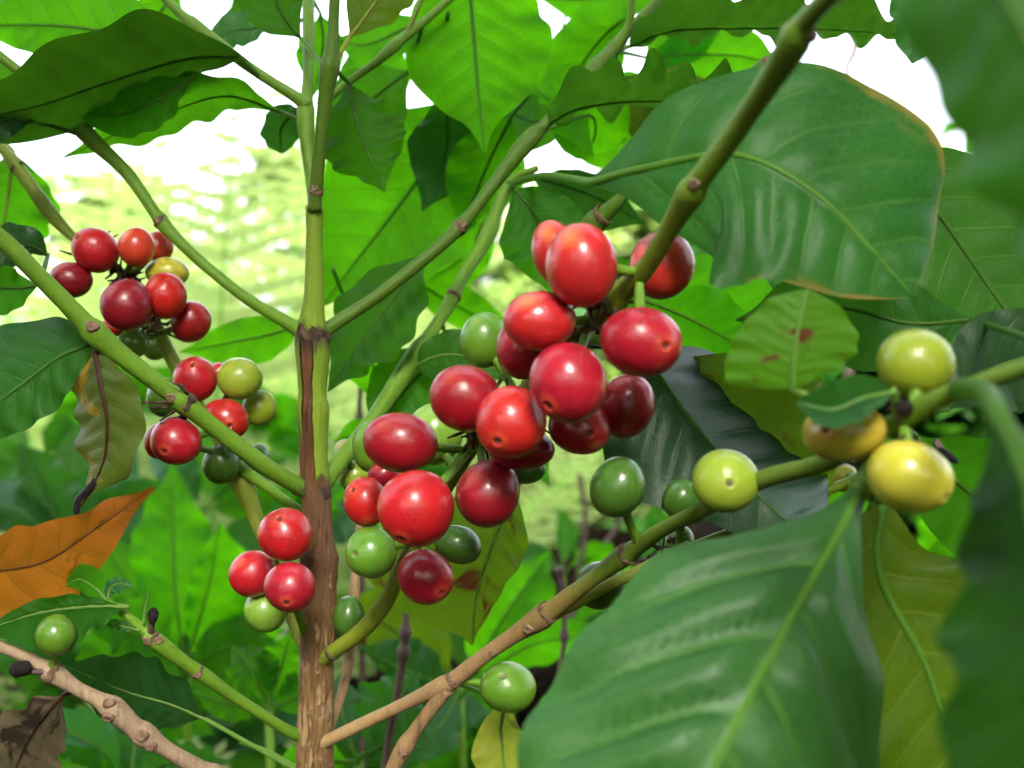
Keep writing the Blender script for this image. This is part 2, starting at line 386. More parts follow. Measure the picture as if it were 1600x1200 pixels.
def blade(mid, wl, wr, dl, dr, prof, profr, wave, freq, quilt, camber, N, nu, nv, seed, scal, kv):
    rg = random.Random(seed)
    M = spline(mid, nu+1)
    T = np.gradient(M[:, :2], axis=0); T /= np.linalg.norm(T, axis=1)[:, None]+1e-9
    NL = np.stack([T[:, 1], -T[:, 0]], axis=1)
    ph = [rg.uniform(0, 6.28) for _ in range(8)]
    pl = [prof_at(prof, i/nu) for i in range(nu+1)]; pr_ = [prof_at(profr or prof, i/nu) for i in range(nu+1)]
    A = np.zeros((nu+1, 2*nv+1, 3)); UV = np.zeros((nu+1, 2*nv+1, 2)); D = np.zeros((nu+1, 2*nv+1)); VN = np.zeros((nu+1, 2*nv+1))
    Lp = np.linalg.norm(np.diff(M[:, :2], axis=0), axis=1).sum()
    kk = (kv*wl/Lp, kv*wr/Lp)
    for i in range(nu+1):
        u = i/nu
        for j in range(-nv, nv+1):
            a = abs(j)/nv; left = j > 0
            pw = pl[i] if left else pr_[i]; w = (wl if left else wr)*pw; dd = (dl if left else dr)*pw
            f = freq*(1.07 if left else .93)
            ww = math.sin(2*PI*f*u+ph[0 if left else 1]+1.1*math.sin(5*u+ph[2]))*.7+.45*math.sin(2*PI*f*.61*u+ph[3 if left else 4])
            sc = 1+scal*(a**2)*math.sin(2*PI*f*u+ph[5 if left else 6]+.9*math.sin(7*u+ph[2]))
            sgn = 1 if left else -1
            q = M[i, :2]+NL[i]*sgn*w*a*sc
            A[i, j+nv] = P(q[0], q[1], M[i, 2]+dd*a+camber*a*a*pw)
            UV[i, j+nv] = (u, (j/nv+1)/2)
            VN[i, j+nv] = N*(u-kk[0 if left else 1]*pw*a**1.2); fr = (VN[i, j+nv]+(.35 if left else 0)) % 1
            dist = .5-abs(fr-.5)
            qv = quilt*min(1, dist*3.2)*min(1, a*5)*(1-a**3)*min(1., pw*1.6)
            D[i, j+nv] = wave*ww*a**2.2*min(1, pw*1.5)-qv
    du = np.gradient(A, axis=0); dv = np.gradient(A, axis=1)
    Nn = np.cross(du, dv); L = np.linalg.norm(Nn, axis=2)[..., None]; Nn = Nn/(L+1e-12)
    # keep the normal pointing away from the camera so that bulges come towards it
    cen = A-np.array((0, 0, CZ)); flip = np.sign((Nn*cen).sum(axis=2))[..., None]; flip[flip == 0] = 1
    fl = np.sign(flip.mean()) or 1
    A = A+Nn*fl*D[..., None]
    n1 = 2*nv+1
    F = [(i*n1+j, i*n1+j+1, (i+1)*n1+j+1, (i+1)*n1+j) for i in range(nu) for j in range(2*nv)]
    return A, F, UV, VN

LEAFN = [0]
def leaf(parent, mid, wl, wr, mat='mid', rib='green', dl=0., dr=0., prof=PROF, profr=None, wave=.0015, freq=5., quilt=.0009, camber=0., N=9,
         nu=56, nv=9, pet=None, pr=.0008, label=None, scal=.022, seed=None, name='leaf', ribk=True, kv=.75, wavecap=True):
    LEAFN[0] += 1
    wm = max(wl, wr)*mid[1][2]/FPX; quilt = min(quilt, (.06 if wavecap else .14)*wm); wave = min(wave, .14*wm+.0006) if wavecap else wave
    A, F, UV, VN = blade(mid, wl, wr, dl, dr, prof, profr, wave, freq, quilt, camber, N, nu, nv, seed if seed is not None else LEAFN[0]*7, scal, kv)
    o = mesh(name, A.reshape(-1, 3), F, ML[mat], parent, uv=UV.reshape(-1, 2), origin=A[0, nv], attrs={'vein': VN.ravel()})
    if label: o['label'] = label
    if ribk:
        C = A[:, nv]
        if pet:
            pp = [P(*q) for q in pet]+[C[0], C[1]]
            pre = spline3(pp, 14)[:-1]; C = np.vstack([pre, C[1:]])
        n = len(C); R = pr*np.linspace(1, .16, n)
        V, Fc, uv, tt = tube(C, R, 7)
        mesh('midrib', V, Fc, MR[rib], o, uv=uv, attrs={'along': tt}, origin=C[0])
    return o

# ------------------------------------------------------------------ branches
PATHS = {}
def branch(parent, key, pts, mat, nodes=(), scars=(), collars=(), sides=14, rough=.045, name='branch', swell=.28, label=None, matobj=None):
    """pts (px, py, depth, width px); nodes/scars/collars: positions along (0..1); scar: (pos, px offset dir x, y)"""
    L = sum(math.dist(a[:2], b[:2]) for a, b in zip(pts, pts[1:]))
    n = max(16, int(L/7))
    Q = spline(pts, n)
    C = np.array([P(*q[:3]) for q in Q]); R = np.array([q[3]*q[2]/FPX/2 for q in Q])*(1 if key == 'stem' else .86)
    if key[0] == 'B': R = R*(1+.18*np.exp(-(np.linspace(0, 1, n)*L/22)**2))       # flared foot where it leaves the stem
    for p in nodes:
        xx = (np.linspace(0, 1, n)-p)*L
        R = R*(1+swell*1.15*np.where(xx < 0, np.exp(-(xx/34)**2), np.exp(-(xx/11)**2)))
    V, F, UV, TT = tube(C, R, sides, rough=rough, seed=len(PATHS))
    o = mesh(name, V, F, matobj or BR[mat], parent, uv=UV, attrs={'along': TT, 'py': np.repeat(Q[:, 1], sides),
             'side': (V[:, 0]-np.repeat(C[:, 0], sides))/np.repeat(R, sides)}, origin=C[0])
    if label: o['label'] = label
    PATHS[key] = (C, R)
    for sc in scars:
        p, ox, oy = sc; i = int(p*(n-1))
        dirv = np.array((ox, -.75, -oy)); T = C[min(i+1, n-1)]-C[max(i-1, 0)]; T /= np.linalg.norm(T)
        dirv = dirv-T*dirv.dot(T)*.8; dirv /= np.linalg.norm(dirv)
        scar(o, C[i], dirv, R[i])
    for p in collars:
        i = int(p*(n-1)); collar(o, C, R, i, M_node if key in ('B3', 'B4', 'B4b', 'B5', 'B8') else M_node_b)
    return o

def scar(o, c, d, r):
    """raised round leaf scar: a short flared stub with a dished face"""
    c = np.asarray(c); a = np.array((0., 0, 1)) if abs(d[2]) < .9 else np.array((1., 0, 0))
    x = np.cross(d, a); x /= np.linalg.norm(x); y = np.cross(d, x)
    prof = [(.62, .55), (.52, 1.0), (.47, 1.16), (.36, 1.20), (.26, 1.10), (.16, 1.12), (.02, 1.14)]
    V, F, s = [], [], 12
    for rr, hh in prof:
        for k in range(s):
            t = 2*PI*k/s; jr = 1+.08*math.sin(3*t+rr*9)
            V.append(c+r*(hh*d+rr*jr*(math.cos(t)*x+math.sin(t)*y*.85)))
    for i in range(len(prof)-1):
        for k in range(s): F.append((i*s+k, i*s+(k+1) % s, (i+1)*s+(k+1) % s, (i+1)*s+k))
    F.append(tuple((len(prof)-1)*s+k for k in range(s)))
    mesh('leaf_scar', V, F, M_scar, o, origin=c)

def collar(o, C, R, i, mt=None):
    """dark ragged ring of dried stipules at a node"""
    n = len(C); lo, hi = max(0, i-1), min(n-1, i+2)
    T = C[hi]-C[lo]; T /= np.linalg.norm(T)
    a = np.array((0., 1, 0)); x = np.cross(T, a); x /= np.linalg.norm(x); y = np.cross(T, x)
    s = 18; V = []; r = R[i]
    cph = rnd.uniform(0, 6.28); rz3 = [rnd.uniform(-.25, .35)*(1+.6*math.sin(k*.7)) for k in range(s)]
    for lev, (h, rr) in enumerate([(-.34, .99), (-.22, 1.05), (.05, 1.08), (.3, 1.06), (.32, .97)]):
        for k in range(s):
            t = 2*PI*k/s; jj = (rz3[k] if lev in (3, 4) else rz3[-k]*.5)
            V.append(C[i]+r*((h+jj)*T+rr*(1+.05*math.sin(t+cph)+.03*math.sin(3*t+cph*2))*rnd.uniform(.97, 1.04)*(math.cos(t)*x+math.sin(t)*y)))
    F = [(l*s+k, l*s+(k+1) % s, (l+1)*s+(k+1) % s, (l+1)*s+k) for l in range(4) for k in range(s)]
    mesh('stipule_collar', V, F, mt or M_node, o, origin=C[i])

def bracts(o, C, R, i, n, seed):
    """tuft of dried flower remains and bracts at a fruiting node"""
    rs = random.Random(seed); VV, FF, AA = [], [], []
    for _ in range(n):
        d = np.array([rs.gauss(0, 1) for _ in range(3)]); d /= np.linalg.norm(d); L = rs.uniform(.003, .008)
        a = C[i]+np.array([rs.gauss(0, .0025) for _ in range(3)])
        b_ = np.array([rs.gauss(0, .3) for _ in range(3)])
        V, F, uv, tt = tube(spline3([a, a+(d+b_*.4)*L*.5, a+(d+b_)*L], 5), np.linspace(.0007, .00025, 5), 5)
        FF += [tuple(q+len(VV) for q in f) for f in F]; VV += V.tolist(); AA += tt.tolist()
    tag(mesh('dry_bracts', VV, FF, M_node, o, origin=C[i]), kind='stuff')

# ------------------------------------------------------------------ cherries
def cherry(kind, px, py, w, h, d, label, key=None, rot=0., nav=None, axis=None, attach=None):
    c = P(px, py, d); sc = d/FPX
    rx, ry = w/2*sc, h/2*sc; rz = (rx+ry)/2*.97
    if nav is not None:
        nx, ny = nav[0]*.86/(1), nav[1]*.86
        ax = np.array((nx, -math.sqrt(max(.02, 1-nx*nx-ny*ny)), -ny))
    else:
        ax = np.array(axis if axis is not None else (.3, .6, -.5), float)
    ax /= np.linalg.norm(ax)
    a = np.array((0., 0, 1)) if abs(ax[2]) < .9 else np.array((1., 0, 0))
    X = np.cross(ax, a); X /= np.linalg.norm(X); Y = np.cross(ax, X)
    th = [0, .035, .07, .10, .125, .15, .18, .22, .28, .38]+[.38+(PI-.38)*i/16 for i in range(1, 17)]
    s = 28; V, pole = [], []
    cr, sr = math.cos(rot), math.sin(rot)
    lob = rnd.uniform(.008, .028); lph = rnd.uniform(0, 3); eg = rnd.uniform(-.06, .06)
    lo = [rnd.uniform(.0, .018), rnd.uniform(0, 6), rnd.uniform(0, .035), rnd.uniform(0, 6), rnd.uniform(0, .02), rnd.uniform(0, 6)]
    def xf(v):
        x, y, z = v
        # scale along axes turned by rot in the image plane
        xx, zz = x*cr+z*sr, -x*sr+z*cr
        xx *= rx; zz *= ry
        return c+np.array((xx*cr-zz*sr, y*rz, xx*sr+zz*cr))
    def rad(t, f):
        r = 1+lob*math.cos(2*f+lph)*math.sin(t)**2+eg*math.cos(t)*math.sin(t)
        r += lo[0]*math.sin(t)**2*math.cos(3*f+lo[1])+lo[2]*math.sin(2*t)*math.cos(f+lo[3])+lo[4]*math.sin(t)**4*math.cos(f+lo[5])
        r -= .075*math.exp(-(t/.105)**4); r += .018*math.exp(-((t-.185)/.05)**2)
        r -= .03*math.exp(-((PI-t)/.2)**2)
        return r
    for t in th:
        for k in range(s):
            f = 2*PI*k/s; r = rad(t, f)
            V.append(xf(r*(math.cos(t)*ax+math.sin(t)*(math.cos(f)*X+math.sin(f)*Y)))); pole.append(t/PI)
    F = [(i*s+k, i*s+(k+1) % s, (i+1)*s+(k+1) % s, (i+1)*s+k) for i in range(len(th)-1) for k in range(s)]
    o = mesh('coffee_cherry', V, F, MC[kind], None, origin=c, attrs={'pole': pole})
    tag(o, label, 'coffee cherry', 'coffee cherries on the plant')
    # calyx scar in the navel
    V, s2 = [], 14
    for t, e in ((.012, .022), (.04, .024), (.06, .024), (.08, .016), (.10, .010), (.118, -.012)):
        for k in range(s2):
            f = 2*PI*k/s2; r = rad(t, f)+e*(1+.4*math.sin(5*f+t*40))
            V.append(xf(r*(math.cos(t)*ax+math.sin(t)*(math.cos(f)*X+math.sin(f)*Y))))
    F = [(i*s2+k, i*s2+(k+1) % s2, (i+1)*s2+(k+1) % s2, (i+1)*s2+k) for i in range(5) for k in range(s2)]
    F.append(tuple(range(s2)))
    mesh('calyx_scar', V, F, M_navel if kind in ('red', 'scarlet', 'dark', 'orange', 'amber') else M_navel_g, o, origin=c)
    # stalk to the branch
    if key or attach:
        if attach: q = P(*attach); rr = .0
        else:
            C, R = PATHS[key]; i = int(np.argmin(np.linalg.norm(C-c, axis=1))); q = C[i]; rr = R[i]
        v = q-c; L = np.linalg.norm(v)
        if L > rz*1.02:
            v /= L
            st = c+v*min(rx, ry)*.93
            midp = (st+q)/2+np.array((0, .1, -.05))*np.linalg.norm(q-st)*.5
            Cc = spline3([st, midp, q], 9)
            Vt, Ft, uv, tt = tube(Cc, np.linspace(.0013, .0010, 9), 8)
            mesh('stalk', Vt, Ft, BR['green'], o, origin=st, uv=uv, attrs={'along': tt})
    return o
# ------------------------------------------------------------------ setting: ground, bank
def ground_h(x, y):
    t = min(1, max(0, (y-1.75)/2.6)); t = t*t*(3-2*t)
    h = .60*t+.05*math.sin(x*1.7+y*1.1)*t+.02*math.sin(x*7+y*5)+.012*math.sin(x*19-y*13)
    if y > 6: h -= min(.5, (y-6)*.05)
    return h
def ground_mat():
    m, nt = new_mat('ground_soil_and_moss'); g = G(nt)
    ge = g.n('NewGeometry').outputs['Position']; sx = g.n('SeparateXYZ'); nt.links.new(ge, sx.inputs[0])
    n1 = g.noise(ge, 1.6, 5, .65); n2 = g.noise(ge, 14., 5, .65); n3 = g.noise(ge, 70., 4, .6)
    soil = g.mix(n2, (.016, .010, .007), (.006, .004, .003))  # soil taken darker so its colour holds the shade under the plants
    soil = g.mix(g.ss(n3, .66, .74), soil, (.06, .04, .025))
    moss = g.mix(g.ss(n2, .3, .7), (.15, .20, .05), (.25, .28, .11))  # moss green paled too, the glare on the bank put into colour
    moss = g.mix(g.ss(n3, .55, .75), moss, (.2, .22, .07))
    hollow = g.m('MULTIPLY', g.ss(sx.outputs[0], -.45, -.15), g.ss(sx.outputs[0], 1.3, .9))       # bare hollow in the middle, in the shade-darkened soil colour
    k = g.ss(g.m('SUBTRACT', g.m('ADD', sx.outputs[1], g.m('MULTIPLY_ADD', n1, 1.2, -.6)), g.m('MULTIPLY', hollow, .6)), 2.3, 3.0)
    c = g.mix(k, soil, moss)
    g.out(g.pbsdf(c, .85, g.bump(g.m('ADD', n2, n3), .9, .03), Specular_IOR_Level=.0)); return m
xs = np.concatenate([[-120, -50, -22, -11], np.linspace(-6, 6, 97), [11, 22, 50, 120]])
ys = np.concatenate([[-40, -14, -5, -2], np.linspace(-.5, 6.5, 85), [8, 11, 16, 30, 70, 140]])
V = [(x, y, ground_h(x, y)) for y in ys for x in xs]; nx = len(xs)
F = [(j*nx+i, j*nx+i+1, (j+1)*nx+i+1, (j+1)*nx+i) for j in range(len(ys)-1) for i in range(nx-1)]
tag(mesh('ground', V, F, ground_mat(), None, origin=(0, 0, 0)), kind='structure')

# undergrowth on the bank: countless small leaves as one mass
def undergrowth_mat():
    m, nt = new_mat('undergrowth_leaves'); g = G(nt)
    ge = g.n('NewGeometry').outputs['Position']
    n1 = g.noise(ge, 3., 4, .6); n2 = g.noise(ge, 60., 2, .5)
    c = g.mix(g.ss(n1, .35, .65), (.15, .22, .05), (.25, .28, .11)); c = g.mix(g.ss(n2, .3, .75), c, (.05, .12, .015))
    p = g.pbsdf(c, .5, Specular_IOR_Level=.05); tr = g.n('BsdfTranslucent'); g.inp(tr.inputs['Color'], g.mix(n1, (.2, .42, .03), (.32, .5, .06)))
    mx = g.n('MixShader'); mx.inputs[0].default_value = .45; nt.links.new(p, mx.inputs[1]); nt.links.new(tr.outputs[0], mx.inputs[2])
    g.out(mx.outputs[0]); return m
r2 = random.Random(5); V, F = [], []
for _ in range(8000):
    y = 2.5+3.8*r2.random()**1.2; x = r2.uniform(-.62*y-.3, .62*y+.3)
    if -.3 < x < .95 and (y < 2.7 or (y < 3.2 and r2.random() < .8)): continue
    z = ground_h(x, y)+r2.random()**2*.16
    a = r2.uniform(0, 6.28); L = r2.uniform(.02, .07); W = L*r2.uniform(.22, .4); tl = r2.uniform(-.3, .9)
    dx, dy, dz = math.cos(a)*L, math.sin(a)*L, L*tl; sx_, sy_ = -math.sin(a)*W, math.cos(a)*W
    i = len(V)
    V += [(x, y, z), (x+dx*.5+sx_, y+dy*.5+sy_, z+dz*.6), (x+dx, y+dy, z+dz*.7), (x+dx*.5-sx_, y+dy*.5-sy_, z+dz*.6)]
    F += [(i, i+1, i+2), (i, i+2, i+3)]
tag(mesh('undergrowth', V, F, undergrowth_mat(), None, origin=(0, 0, 0), smooth=False), kind='stuff')

# leaf litter on the soil
V, F = [], []
for _ in range(1600):
    y = r2.uniform(.9, 2.2); x = r2.uniform(-1.2, 1.2); z = ground_h(x, y)+.004+r2.random()*.012
    a = r2.uniform(0, 6.28); L = r2.uniform(.02, .06); W = L*r2.uniform(.2, .32)
    dx, dy = math.cos(a)*L, math.sin(a)*L; sx_, sy_ = -math.sin(a)*W, math.cos(a)*W; i = len(V); q = r2.uniform(-.4, .6)*L
    V += [(x, y, z), (x+dx*.5+sx_, y+dy*.5+sy_, z+abs(q)*.6), (x+dx, y+dy, z+abs(q)), (x+dx*.5-sx_, y+dy*.5-sy_, z+abs(q)*.3)]
    F += [(i, i+1, i+2), (i, i+2, i+3)]
tag(mesh('leaf_litter', V, F, plain_mat('litter', (.07, .045, .025), (.02, .015, .01), .8, 25., spec=.0), None, origin=(0, 0, 0), smooth=False), kind='stuff')

# ------------------------------------------------------------------ ferns
def pinna_mesh(L, wid, teeth=9):
    V = [(0, 0, 0)]; U = [(0, .5)]; F = []
    mid, le, ri = [], [], []
    for i in range(teeth*2+1):
        t = i/(teeth*2); w_ = wid*(1-t)**.75*(1 if i % 2 else .48)+.0004
        x = L*t; z = -.14*L*t*t
        le.append(len(V)); V.append((x+.25*w_, w_, z-.004*(i % 2))); U.append((t, 1))
        mid.append(len(V)); V.append((x, 0, z+.001)); U.append((t, .5))
        ri.append(len(V)); V.append((x+.25*w_, -w_, z-.004*(i % 2))); U.append((t, 0))
    for i in range(teeth*2):
        F.append((mid[i], mid[i+1], le[i+1], le[i])); F.append((ri[i], ri[i+1], mid[i+1], mid[i]))
    return np.array(V), F, np.array(U)
def frond_curve(base, az, L, rise, droop, n=40):
    h = np.array((math.cos(az), math.sin(az), 0)); pts = []
    p = np.array(base, float); el = rise
    for i in range(n):
        pts.append(p.copy()); p = p+(L/n)*(math.cos(el)*h+np.array((0, 0, math.sin(el)))); el -= droop/n*(.4+1.2*i/n)
    return np.array(pts), np.cross(h, (0, 0, 1))
PINV, PINF, PINU = pinna_mesh(1., .085)
PIN_ME = bpy.data.meshes.new('pinna'); PIN_ME.from_pydata(PINV.tolist(), [], PINF)
_l = PIN_ME.uv_layers.new(name='UVMap'); _i = np.empty(len(PIN_ME.loops), np.int32); PIN_ME.loops.foreach_get('vertex_index', _i)
_l.data.foreach_set('uv', PINU.astype(np.float32)[_i].ravel()); PIN_ME.materials.append(ML['fern'])
def fern(x, y, fr, label, singles=False, pairs=26, plen=.16):
    base = np.array((x, y, ground_h(x, y)))
    root = empty('fern', base, label=label, cat='fern', group='ferns growing on the bank')
    for (az, L, rise, droop) in fr:
        C, side = frond_curve(base, az, L, rise, droop)
        V, F, uv, tt = tube(C, np.linspace(.0045, .0012, len(C)), 6)
        fo = mesh('frond', V, F, MR['green'], root, uv=uv, attrs={'along': tt}, origin=base)
        VV, FF, UU = [], [], []
        for k in range(pairs):
            t = .16+.83*k/(pairs-1); i = min(len(C)-2, int(t*(len(C)-1))); T = C[i+1]-C[i]; T /= np.linalg.norm(T)
            ln = plen*(math.sin(PI*min(1, .13+t*.87))**.7)*L/.9*r2.uniform(.9, 1.08)+.01
            for sg in (-1, 1):
                X = side*sg*.93+T*.34+np.array((r2.uniform(-.08, .08), r2.uniform(-.08, .08), r2.uniform(-.12, .06))); X /= np.linalg.norm(X)
                Y = T-X*T.dot(X); Y /= np.linalg.norm(Y); Z = np.cross(X, Y)
                if Z[2] < 0: Y, Z = -Y, -Z
                if singles:
                    o = bpy.data.objects.new('pinna', PIN_ME); COL.objects.link(o); o.parent = fo
                    mt = Matrix([list(r) for r in np.stack([X, Y, Z], axis=1)]).to_4x4()@Matrix.Scale(ln, 4)
                    mt.translation = Vector(C[i]-base); o.matrix_local = mt
                else:
                    b = len(VV); W = C[i]+(PINV[:, :1]*X+PINV[:, 1:2]*Y+PINV[:, 2:]*Z)*ln
                    VV += W.tolist(); FF += [tuple(b+q for q in f) for f in PINF]; UU += PINU.tolist()
        if not singles:
            tag(mesh('leaflets', VV, FF, ML['fern'], fo, uv=UU, origin=base), kind='stuff')
    return root
fern(-.37, 1.32, [(1.5, 1.06, 1.53, .22), (2.0, 1.0, 1.38, .55), (.9, .85, 1.30, .8), (2.5, .95, 1.15, 1.0), (.5, .95, 1.2, 1.0), (3.6, .8, 1.0, 1.1), (5.0, .75, 1.1, 1.1)],
     'tall pale green fern standing upright behind the left branches', singles=True, pairs=28)
fern(-.86, 1.75, [(1.5, .95, 1.45, .7), (2.8, .8, 1.0, 1.1), (4.6, .8, 1.05, 1.1), (.3, .7, 1., 1.2), (3.8, .7, .9, 1.2)], 'fern with low arching fronds at the far left edge', pairs=24)
fern(-.22, 2.25, [(1.2, 1.0, 1.35, .9), (2.7, .9, 1.0, 1.1), (.2, .85, 1., 1.2), (4.4, .8, 1.0, 1.2), (5.6, .8, .9, 1.2)], 'bright fern right behind the bare green upper stem', pairs=24)
fern(.14, 2.9, [(1.8, .8, 1.2, 1.2), (3.0, .8, .9, 1.2), (.2, .8, .9, 1.2), (4.7, .7, 1., 1.3), (5.6, .7, 1., 1.2)], 'small fern on the mossy bank between stem and berries', pairs=20)
fern(-1.25, 2.6, [(1.3, 1.1, 1.3, .9), (2.9, .9, 1., 1.1), (.2, .9, 1., 1.1), (4.6, .9, .9, 1.2), (5.6, .8, .9, 1.2)], 'hazy fern at the left edge of the bank', pairs=22)
fern(.62, 2.7, [(1.6, 1.0, 1.3, .9), (2.7, .9, 1., 1.1), (.4, .9, 1., 1.1), (4.2, .9, .9, 1.2), (5.5, .8, .9, 1.2)], 'fern behind the large dark leaves at the right', pairs=22)

# ------------------------------------------------------------------ mossy log and dry twigs
Q = spline3([(-.22, 1.62, .06), (.02, 1.56, .20), (.24, 1.60, .30), (.47, 1.70, .33)], 40)
V, F, uv, tt = tube(Q, .085+.014*np.sin(np.linspace(0, 9, 40)), 22, rough=.10, seed=4)
lg = mesh('fallen_log', V, F, plain_mat('log_bark', (.014, .011, .008), (.006, .005, .004), .85, 22., .9, .01, .0), None, uv=uv, attrs={'along': tt})  # bark colour darkened to carry the shade around the log
tag(lg, 'dark rotten log lying on the soil below the berries', 'log')
def twig(pts, label, knots, group=None):
    L = sum(math.dist(a[:2], b[:2]) for a, b in zip(pts, pts[1:])); n = max(20, int(L/6)); Qp = spline(pts, n)
    C = np.array([P(*q[:3]) for q in Qp]); R = np.array([q[3]*q[2]/FPX/2 for q in Qp])
    for k in knots: R = R*(1+.8*np.exp(-((np.linspace(0, 1, n)-k)*L/9)**2))
    V, F, uv, tt = tube(C, R, 10, rough=.08, seed=int(L))
    o = mesh('dry_twig', V, F, BR['twig'], None, uv=uv, attrs={'along': tt}, origin=C[-1])
    tag(o, label, 'twig', group); return o
twig([(640, 885, .42, 8), (636, 940, .42, 9), (632, 1005, .42, 13), (622, 1080, .42, 12), (600, 1210, .43, 13), (560, 1600, .44, 15), (520, 2950, .45, 17)], 'thin dark bare twig rising beside the tan lower trunk', (.05, .065))
twig([(874, 888, .55, 9), (880, 940, .55, 8), (882, 1000, .55, 9), (878, 1050, .55, 9), (870, 1300, .56, 10), (860, 2400, .57, 11)], 'slender grey twig standing behind the tan forked branch', (.0, .07, .1))
twig([(565, 575, .62, 6), (562, 640, .62, 9), (560, 740, .62, 9), (566, 1000, .63, 10), (560, 2200, .64, 10)], 'thin green-brown shoot standing just right of the stem', (.05,))
twig([(1345, 30, 1.4, 15), (1335, 80, 1.4, 12), (1322, 125, 1.4, 10), (1330, 300, 1.4, 12), (1320, 900, 1.4, 16), (1310, 1330, 1.4, 18)], 'pale blurred twig against the white sky above the large dark leaf', (.5,))
twig([(905, 740, 1.0, 8), (915, 820, 1.0, 8), (900, 950, 1.0, 9), (890, 1300, 1.0, 10), (890, 1640, 1.0, 10)], 'thin shaded stalk in the dark gap beneath the berries', (.3,))
twig([(1000, 750, 1.1, 7), (960, 830, 1.1, 8), (900, 930, 1.1, 9), (860, 1200, 1.1, 10), (850, 1530, 1.1, 10)], 'thin slanting stalk in the dark gap behind the green cherry', (.3,))

# ------------------------------------------------------------------ young coffee seedlings in the background
def seedling(px, py, d, label, group='young coffee seedlings behind the plant', h=None):
    b = P(px, py, d); gz = ground_h(b[0], d)
    root = empty('coffee_seedling', (b[0], d, gz), label=label, cat='seedling', group=group)
    Q = spline3([(b[0], d, gz-.01), (b[0]+.006, d, (gz+b[2])/2), tuple(b)], 14)
    V, F, uv, tt = tube(Q, np.linspace(.0038, .002, 14), 7)
    mesh('stem', V, F, BR['green'], root, uv=uv, attrs={'along': tt}, origin=Q[0])
    return root
def sleaves(root, base, L):
    for q in L:
        q = dict(q); m = q.pop('mid'); wl = q.pop('wl'); wr = q.pop('wr')
        leaf(root, m, wl, wr, pet=[base], nu=q.pop('nu', 36), nv=q.pop('nv', 6), pr=q.pop('pr', .0012), wave=q.pop('wave', .003), quilt=q.pop('quilt', .0018), **q)

s = seedling(290, 1060, .62, 'bright green seedling with upright leaves behind the orange dead leaf')
sleaves(s, (290, 1060, .62), [
 dict(mid=[(283, 1000, .62), (272, 880, .63), (270, 720, .66)], wl=68, wr=62, mat='glow', dl=.01, dr=-.01),
 dict(mid=[(296, 1020, .61), (325, 920, .6), (345, 815, .6)], wl=30, wr=95, mat='glow', dr=.03, wave=.004),
 dict(mid=[(300, 1030, .62), (375, 965, .62), (480, 905, .63)], wl=52, wr=60, mat='bright', dr=.02),
 dict(mid=[(278, 1020, .63), (215, 930, .64), (150, 830, .66)], wl=60, wr=60, mat='bright'),
 dict(mid=[(278, 1040, .6), (210, 990, .6), (120, 960, .61)], wl=40, wr=55, mat='mid', dr=-.02),
 dict(mid=[(300, 1045, .61), (360, 1010, .6), (450, 1020, .6)], wl=45, wr=48, mat='mid')])
s = seedling(420, 1110, .5, 'small seedling with scalloped leaves just left of the trunk')
sleaves(s, (420, 1110, .5), [
 dict(mid=[(418, 1095, .5), (395, 1050, .5), (362, 1010, .51)], wl=48, wr=44, mat='mid', wave=.004, freq=6),
 dict(mid=[(424, 1090, .5), (440, 1040, .5), (455, 985, .5)], wl=40, wr=42, mat='bright', wave=.004),
 dict(mid=[(415, 1105, .5), (360, 1100, .49), (300, 1080, .49)], wl=28, wr=40, mat='mid'),
 dict(mid=[(428, 1105, .5), (470, 1085, .5), (520, 1050, .51)], wl=38, wr=34, mat='mid')])
s = seedling(110, 860, .8, 'blue-green seedling with broad leaves at the far left')
sleaves(s, (110, 860, .8), [
 dict(mid=[(100, 830, .8), (70, 760, .8), (30, 690, .8)], wl=42, wr=46, mat='blue', dr=-.03),
 dict(mid=[(120, 840, .8), (170, 760, .82), (215, 690, .84)], wl=48, wr=50, mat='blue', dl=-.02),
 dict(mid=[(95, 850, .79), (30, 800, .78), (-60, 770, .78)], wl=36, wr=45, mat='blue', dr=.03),
 dict(mid=[(120, 850, .8), (200, 800, .82), (290, 750, .84)], wl=46, wr=48, mat='blue', dl=-.03),
 dict(mid=[(108, 835, .82), (115, 740, .86), (120, 660, .9)], wl=46, wr=46, mat='mid')])
s = seedling(320, 800, 1.0, 'pale blue-green seedling between stem and withered leaf')
sleaves(s, (320, 800, 1.0), [
 dict(mid=[(312, 785, 1.0), (270, 730, 1.0), (225, 690, 1.02)], wl=34, wr=36, mat='blue', dl=-.04),
 dict(mid=[(330, 785, 1.0), (380, 740, 1.0), (450, 715, 1.02)], wl=34, wr=36, mat='blue', dl=-.04),
 dict(mid=[(322, 780, 1.0), (335, 700, 1.02), (350, 640, 1.05)], wl=36, wr=36, mat='bright'),
 dict(mid=[(330, 795, .98), (400, 780, .97), (470, 800, .97)], wl=30, wr=40, mat='bright'),
 dict(mid=[(312, 795, .98), (250, 790, .97), (190, 800, .97)], wl=30, wr=40, mat='mid')])
s = seedling(720, 1090, .62, 'bright seedling with wavy lit leaves behind the forked tan branch')
